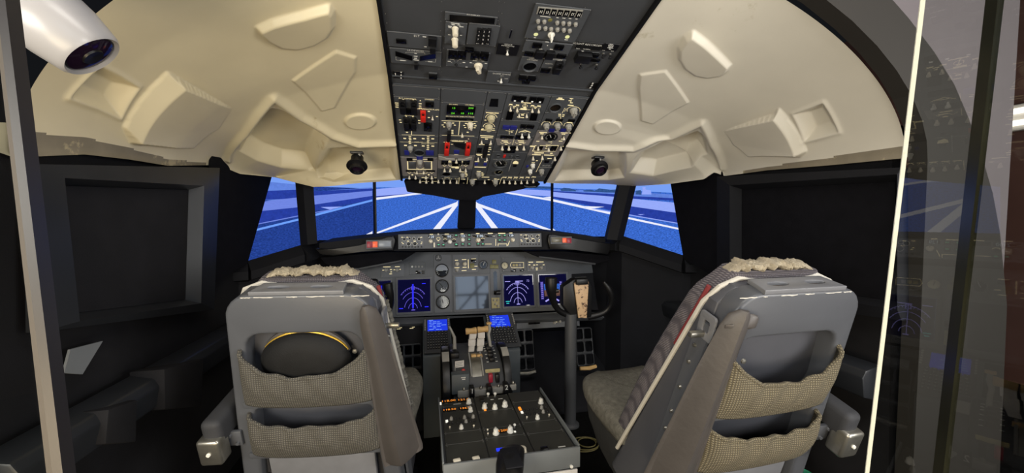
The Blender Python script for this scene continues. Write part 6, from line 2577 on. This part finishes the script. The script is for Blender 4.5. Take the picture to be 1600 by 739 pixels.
class Seat:
    def __init__(s, T, psi, rec, mir, label, pouch):
        s.T, s.m = V(T), mir
        s.fw = V((-sin(psi), cos(psi), 0))
        s.rt = V((cos(psi), sin(psi), 0)) * mir          # mirrored so +x is always the inboard side
        up = V((0, 0, 1))
        s.b = up * cos(rec) - s.fw * sin(rec)
        s.n = s.fw * cos(rec) + up * sin(rec)
        s.Mx = Matrix.Translation(s.T) @ Matrix((s.rt, s.b, s.n)).transposed().to_4x4()
        base = s.L(0, -.8, 0)
        s.t = thing('pilot_chair', (base.x, base.y, FLOOR), label, 'seat', 'pilot seats')
        s.build(pouch)

    def L(s, x, h, t):
        return s.T + s.rt * x + s.b * h + s.n * t

    def w(s, h):
        return WT + (WB - WT) * (-h / HB)

    def tp(s, h):
        return .075 + .15 * max(0, -h) / .6

    def loft(s, b, rings, mi=0, cap=True):
        n = len(rings[0])
        vs = [p for r_ in rings for p in r_]
        fs = [(k * n + i, k * n + (i + 1) % n, (k + 1) * n + (i + 1) % n, (k + 1) * n + i) for k in range(len(rings) - 1) for i in range(n)]
        if cap:
            fs += [tuple(range(n))[::-1], tuple(range((len(rings) - 1) * n, len(rings) * n))]
        b.faces(vs, fs, mi)

    def sring(s, cx, ct, rx, rt_, h, p=4.0, n=36):
        out = []
        for i in range(n):
            a = 2 * pi * i / n
            c, d = cos(a), sin(a)
            out.append(s.L(cx + rx * abs(c) ** (2 / p) * (1 if c > 0 else -1), h, ct + rt_ * abs(d) ** (2 / p) * (1 if d > 0 else -1)))
        return out

    def build(s, pouch):
        t, L = s.t, s.L
        # rear frame with the two pocket openings
        HE = -.82
        outer = []
        r = .07
        for i in range(7):
            a = i / 6 * pi / 2
            outer.append((WT - r + r * cos(a), -r + r * sin(a)))
        for i in range(7):
            a = pi / 2 + i / 6 * pi / 2
            outer.append((-WT + r + r * cos(a), -r + r * sin(a)))
        outer += [(-s.w(-.4), -.4), (-s.w(HE), HE), (-s.w(HE) + .05, HE), (-s.w(-.54) + .055, -.545), (s.w(-.54) - .055, -.545), (s.w(HE) - .05, HE), (s.w(HE), HE), (s.w(-.4), -.4)]

        def hole(h1, h0, mg, r):
            o = []
            for sx, h, a0 in ((1, h1, 0), (-1, h1, pi / 2), (-1, h0, pi), (1, h0, 3 * pi / 2)):
                cx = sx * (s.w(h) - mg - r)
                cy = h - r if h == h1 else h + r
                for i in range(5):
                    a = a0 + i / 4 * pi / 2
                    o.append((cx + r * cos(a), cy + r * sin(a)))
            return o
        b = MB()
        b.plate(outer, [hole(-.118, -.325, .046, .045), hole(-.362, -.505, .052, .02)], .056, s.Mx @ Matrix.Translation((0, 0, .028)), .009)
        b.obj('back_frame', 'seat', t)
        # side shell behind the white piping
        b = MB()
        rings = []
        for h in np.linspace(0, -.78, 20):
            tp = s.tp(h)
            k = .80 if h == 0 else 1
            rings.append(s.sring(0, (.05 + tp) / 2 + .002, (s.w(h) - .002) * k, (tp - .05) / 2 + .004, h - .004, 12))
        s.loft(b, rings)
        b.obj('back_shell', 'seat_d', t)
        # white piping round the shell edge
        b = MB()
        pts = [L(x, h, tt) for x, h, tt in
               [(sx * (s.w(h) + .001), h, s.tp(h)) for sx, h in [(-1, h) for h in np.linspace(-.70, -.06, 12)]] +
               [(-WT + .02, -.015, s.tp(0) + .002), (-WT + .07, .004, s.tp(0) + .004), (0, .006, s.tp(0) + .004), (WT - .07, .004, s.tp(0) + .004), (WT - .02, -.015, s.tp(0) + .002)] +
               [(s.w(h) + .001, h, s.tp(h)) for h in np.linspace(-.06, -.70, 12)]]
        b.tube(pts, .0065, 8)
        b.obj('piping', 'piping', t)
        # back cushion
        b = MB()
        rings = []
        for i, h in enumerate(np.linspace(.016, -.66, 26)):
            e = min(1, .55 + .5 * sqrt(i / 3)) if i < 3 else 1
            bul = .070 + .02 * sin(pi * min(1, max(0, -h) / .66))
            rings.append(s.sring(0, s.tp(h) + bul / 2, (s.w(h) - .006) * (e if i else .7), bul / 2 + .004, h, 5))
        s.loft(b, rings)
        b.obj('back_cushion', 'rib', t)
        b = MB()
        pts = [L(s.w(h) - .004, h, s.tp(h) + .012) for h in np.linspace(-.02, -.22, 8)]
        b.tube(pts, .006, 8)
        b.obj('trim', 'redtrim', t)
        # fleece over the head and the inboard edge
        b = MB()
        rnd = random.Random(7)
        n = 60
        ring = []
        for i in range(n + 1):
            u = i / n
            x = lerp(-.125, .14, u)
            rr = .016 + .003 * sin(u * 40) + rnd.uniform(-.003, .003)
            c = V((x, .026 + .003 * sin(u * 17) - .03 * abs(2 * u - 1) ** 6, s.tp(0) + .035))
            ring.append([L(c.x, c.y + rr * .62 * sin(a) + rnd.uniform(-.0025, .0025), c.z + rr * 1.5 * cos(a) + rnd.uniform(-.0025, .0025)) for a in np.linspace(0, 2 * pi, 16, endpoint=False)])
        s.loft(b, ring)
        b.obj('fleece_cover', 'fleece', t)
        b = MB()
        ring = []
        for i in range(70 if s.m > 0 else 0):
            h = lerp(-.10, -.60, i / 69)
            rr = .010 + rnd.uniform(-.003, .003)
            ring.append([L(s.w(h) - .008 + rr * sin(a), h, s.tp(h) + .058 + rr * 1.2 * cos(a) + rnd.uniform(-.002, .002)) for a in np.linspace(0, 2 * pi, 12, endpoint=False)])
        if s.m > 0:
            s.loft(b, ring)
            b.obj('fleece_edge', 'fleece_g', t)
        # plate with two slots on the top of the back
        b = MB()
        mt = Matrix.Translation(L(0, .004, .030)) @ Matrix((s.rt, s.n, s.b)).transposed().to_4x4()
        b.plate([(-.122, -.030), (.122, -.030), (.112, .032), (-.112, .032)], [[(cx + .030 * cos(a), .010 * sin(a)) for a in np.linspace(0, 2 * pi, 16, endpoint=False)] for cx in (-.058, .055)], .012, mt, .002)
        pl = b.obj('top_plate', 'plate', t)
        for cx in (-.058, .055):
            b = MB()
            b.lathe([(.001, -.006), (.029, -.006), (.029, -.003), (.02, -.001), (.001, .000)], mt @ Matrix.Translation((cx, 0, 0)), 18, 0, 1, .33)
            b.obj('slot_insert', 'warn_slot', pl)
        # chipped paint along the top edge of the back
        b = MB()
        rc = random.Random(11)
        x = -WT + .05
        while x < WT - .03:
            ln = rc.uniform(.006, .05)
            n = 6
            top = [L(x + ln * k / n, -.0060 + rc.uniform(0, .0012), -.0001) for k in range(n + 1)]
            bot = [L(x + ln * k / n, -.0066 - rc.uniform(0, .0028) * sin(pi * (k + .5) / (n + 1)), -.0006) for k in range(n + 1)]
            b.faces(top + bot[::-1], [tuple(range(2 * n + 2))])
            x += ln + rc.uniform(.006, .05)
        b.obj('chipped_paint', 'piping', t, kind='stuff')
        # net pouches
        for h0, hs, hc, bulge, wx, seed in ((-.335, -.165, -.075, .034, .040, 1), (-.512, -.375, -.030, .042, .046, 2)):
            def fn(u, v, h0=h0, hs=hs, hc=hc, bulge=bulge, wx=wx, seed=seed):
                k = abs(2 * u - 1)
                top = hs + hc * (1 - k ** 2.6) + .004 * sin(u * 23 + seed) * (1 - k)
                h = lerp(h0 - .010 * (1 - k ** 2), top, v)
                x = lerp(-1, 1, u) * (s.w(h) - wx + .006)
                e = (1 - k ** 6) ** .5 if k < 1 else 0
                tt = -.004 - bulge * e * (.15 + sin(pi * (.10 + .62 * v)) * .85) - .003 * sin(u * 34 + v * 6 + seed) * v * e
                return L(x, h, tt + .004 * (1 - e))
            b = MB()
            b.grid(fn, 72, 22)
            o = b.obj('net_pouch', pouch, t, ang=80)
            md = o.modifiers.new('thick', 'SOLIDIFY')
            md.thickness = .006
            md.offset = 0
            b = MB()
            b.tube([fn(u, 1.0) for u in np.linspace(0, 1, 50)], .0058, 8)
            b.obj('pouch_hem', pouch, o)
        # cross bar ends and bolts
        for h in (-.343, -.525):
            b = MB()
            b.box((0, h, -.002), (2 * s.w(h) - .06, .022, .012), s.Mx, 0, .003)
            b.obj('cross_bar', 'seat', t)
        for x, h in ((.14, -.17), (.155, -.23), (.165, -.28)):
            b = MB()
            b.lathe([(.001, 0), (.007, 0), (.006, .004), (.001, .005)], s.Mx @ Matrix.Translation((x, h, -.012)) @ Matrix.Rotation(pi, 4, 'X'), 12)
            b.obj('stud', 'steel', t)
        # lower rear panel and hinge blocks
        b = MB()
        b.box((0, -.68, .02), (.32, .26, .02), s.Mx, 0, .006)
        b.obj('lower_panel', 'plate', t)
        for x in (-.19, .19):
            b = MB()
            b.box((x, -.60, .06), (.03, .07, .05), s.Mx, 0, .004)
            b.cone(s.Mx @ V((x - .03, -.61, .06)), s.Mx @ V((x + .03, -.61, .06)), .012, .012, 12)
            b.obj('hinge', 'seat_d', t)
        # leather strap cover hanging down the inboard edge
        b = MB()
        rings = []
        prof = [(-.030, .0, .010, .006), (-.045, .004, .024, .010), (-.08, .006, .032, .011), (-.20, .014, .042, .010), (-.35, .020, .053, .011), (-.48, .026, .063, .011), (-.56, .030, .068, .010), (-.575, .031, .066, .004)]
        for h, dx, hw, th in prof:
            out = []
            for i in range(28):
                a = 2 * pi * i / 28
                q = hw * cos(a)
                # width runs from rear-outboard to the inboard side, wrapped about the corner
                x = s.w(h) - .016 + dx + q * .86
                tt = -.016 + max(0, q) * .75 - .006 * sin(3 * a) * (h < -.1) + th * sin(a)
                out.append(L(x, h + .10 * hw * cos(a) * (h < -.5), tt))
            rings.append(out)
        s.loft(b, rings)
        b.obj('strap_cover', 'leather', t)
        b = MB()
        h = -.065
        rg = []
        for k in range(9):
            u = k / 8
            x = s.w(h) - .062 + .075 * u
            e = (1 - (2 * u - 1) ** 4) ** .5
            rg.append([L(x, h + .006 - .016 * u + .022 * max(.25, e) * sin(a) + .004 * sin(3 * a + u * 5), -.012 + .012 * u + .016 * max(.3, e) * cos(a)) for a in np.linspace(0, 2 * pi, 16, endpoint=False)])
        if s.m < 0:
            s.loft(b, rg)
            b.obj('strap_fold', 'leather', t)
        # bolted metal rail on the inboard side with its latch
        b = MB()
        rp = [(s.w(h) + .004, h, .052 + .03 * (-h)) for h in np.linspace(-.10, -.80, 8)]
        for (x0, h0_, t0_), (x1, h1_, t1_) in zip(rp, rp[1:]):
            b.hull([L(x0, h0_, t0_ - .024), L(x0 + .007, h0_, t0_ - .022), L(x0 + .007, h0_, t0_ + .022), L(x0, h0_, t0_ + .024)],
                   [L(x1, h1_, t1_ - .024), L(x1 + .007, h1_, t1_ - .022), L(x1 + .007, h1_, t1_ + .022), L(x1, h1_, t1_ + .024)])
        rl = b.obj('side_rail', 'seat', t)
        for h in (-.17, -.22, -.30, -.38, -.44, -.50):
            b = MB()
            p, q = L(s.w(h) + .010, h, .052 + .03 * -h + .006), L(s.w(h) + .016, h, .052 + .03 * -h + .006)
            b.cone(p, q, .006, .004, 10)
            b.obj('bolt', 'steel', rl)
        b = MB()
        mtl = Matrix.Translation(L(s.w(-.11) + .012, -.105, .045)) @ Matrix((s.n, s.b, s.rt)).transposed().to_4x4()
        b.plate(rrect(.052, .07, .008, 4), [rrect(.02, .03, .004, 3)], .006, mtl, .001)
        lt = b.obj('latch_plate', 'plate', rl)
        b = MB()
        b.box((.004, -.022, .018), (.014, .014, .045), mtl, 0, .003)
        b.obj('latch_lever', 'steel', t)
        # outboard folded armrest: pad, steel end block, bracket
        xo = -(s.w(-.45) + .042)
        b = MB()
        b.box((xo + .004, -.405, .10), (.055, .085, .30), s.Mx @ Matrix.Translation((0, -.0, 0)) , 0, .018, 3)
        b.obj('armrest', 'pad', t)
        b = MB()
        b.box((xo, -.455, -.04), (.062, .085, .05), s.Mx, 0, .010, 3)
        eb = b.obj('armrest_end', 'steel', t)
        b = MB()
        b.lathe([(.001, 0), (.006, 0), (.005, .004), (.001, .004)], s.Mx @ Matrix.Translation((xo, -.455, -.065)) @ Matrix.Rotation(pi, 4, 'X'), 10)
        b.obj('screw_head', 'white', eb)
        b = MB()
        b.box((-(s.w(-.45) + .004), -.455, -.004), (.04, .05, .012), s.Mx, 0, .003)
        for dx, dh in ((-.01, .014), (.008, -.014)):
            b.cone(s.Mx @ V((-(s.w(-.45) + .004) + dx, -.455 + dh, -.010)), s.Mx @ V((-(s.w(-.45) + .004) + dx, -.455 + dh, -.016)), .006, .005, 10)
        b.obj('armrest_bracket', 'seat', t)
        # seat pan: fleece top, dark canvas skirt
        hp = L(0, -.52, .18)
        zt_, zb2 = hp.z - .075, hp.z - .36
        o = V((hp.x, hp.y, 0)) - s.fw * .05
        ax_r = V((s.rt.x, s.rt.y, 0)) * s.m
        fr = .58

        def pring(kx, ky, z, bow, n=56, p=3.6, jit=0.0):
            out = []
            for i in range(n):
                a = 2 * pi * i / n
                c, d = cos(a), sin(a)
                x = .238 * kx * abs(c) ** (2 / p) * (1 if c > 0 else -1)
                y = fr / 2 + fr / 2 * ky * abs(d) ** (2 / p) * (1 if d > 0 else -1)
                j = rnd.uniform(-jit, jit)
                out.append(o + ax_r * (x + j) + s.fw * (y + j) + V((0, 0, z + bow * (1 - (2 * (y / fr) - 1) ** 2) + .035 * (y / fr) ** 2 - .02 * (1 - (x / .238) ** 2) + j)))
            return out
        b = MB()
        s.loft(b, [pring(.96, .97, zt_ - .075, 0, jit=.003), pring(1.02, 1.02, zt_ - .05, 0, jit=.004), pring(1.02, 1.02, zt_ - .02, 0, jit=.004), pring(.96, .97, zt_ + .002, .004, jit=.003), pring(.6, .7, zt_ + .012, .008, jit=.003), pring(.2, .3, zt_ + .014, .01)])
        b.obj('seat_cushion', 'fleece_g', t, ang=80)
        b = MB()
        s.loft(b, [pring(.97, .97, zt_ - .06, 0), pring(.95, .93, zt_ - .12, 0, jit=.006), pring(.82, .76, zt_ - .22, 0, jit=.008), pring(.70, .60, zb2, 0, jit=.004)])
        b.obj('seat_skirt', 'canvas', t, ang=60)
        # pillar and base below
        b = MB()
        c = o + s.fw * fr * .45
        b.box((c.x, c.y, (zb2 + FLOOR) / 2 + .01), (.24, .28, zb2 - FLOOR + .06), None, 0, .012)
        b.box((c.x, c.y, FLOOR + .02), (.46, .62, .04), None, 0, .01)
        b.obj('pedestal_base', 'matte', t)
        # yokes joining the back to the pan
        for x in (-.2, .2):
            b = MB()
            q = L(x, -.70, .06)
            b.tube([q, q + s.fw * .12 + V((0, 0, -.03)), V((q.x, q.y, zb2 + .02)) + s.fw * .25], .018, 10)
            b.obj('back_arm', 'seat_d', t)


sl_ = Seat((-.64, 1.14, 1.293), -.124, .246, 1, 'grey pilot seat at left with a black cap in its rear pouch', 'pouch')
sr_ = Seat((.58, .745, 1.324), .027, .287, -1, 'grey pilot seat at right, its rear pouches tan and empty', 'pouch_r')

# black peaked cap standing in the upper pouch of the left seat
ct_ = sl_.L(-.005, -.215, .006)
cp = thing('peaked_hat', ct_, 'black peaked hat with gold braid standing in the left seat pouch', 'hat')
b = MB()
mc = Matrix.Translation(ct_) @ Matrix((sl_.rt, sl_.b, sl_.n)).transposed().to_4x4()
R = mc @ Matrix.Rotation(pi, 4, 'X')
b.lathe([(.001, .026), (.06, .024), (.095, .014), (.112, .0), (.116, -.008), (.108, -.018), (.09, -.022), (.001, -.022)], R, 44, 0, 1.08, .80)
b.obj('crown', 'cap', cp)
b = MB()
b.tube([mc @ V((.122 * cos(a), .093 * sin(a), .012)) for a in np.linspace(radians(20), radians(150), 26)], .0045, 8)
b.obj('gold_braid', 'gold', cp)
b = MB()
b.tube([mc @ V((.118 * cos(a), .098 * sin(a), .020)) for a in np.linspace(radians(15), radians(165), 26)], .009, 8)
b.obj('band', 'leather', cp)

# teal plastic tub on the floor by the right seat, only its top in view
p = PZ(1254, 742, .62)
tub = thing('plastic_tub', V((p.x, p.y, FLOOR)), 'teal plastic tub on the floor at the outer side of the right seat', 'tub')
b = MB()
b.lathe([(.001, 0), (.028, 0), (.036, .40 - .02), (.04, .40), (.034, .405), (.034, .39), (.001, .39)], Matrix.Translation((p.x, p.y, FLOOR)), 24)
b.obj('tub_body', 'teal', tub)

# loop of thin cable on the floor by the right yoke column
p0 = PZ(912, 694, FLOOR + .006)
b = MB()
for k, (r1, r2) in enumerate(((.085, .07), (.078, .062), (.05, .045))):
    b.tube([p0 + V((r1 * cos(a) + .01 * k, r2 * sin(a), .004 * k)) for a in np.linspace(-.4, 5.6, 40)], .003, 6)
b.obj('cable_loop', mat('dull_yellow_cable', rgb(120, 112, 70), .6), label='thin cable coiled on the floor beside the right yoke column', cat='cable')
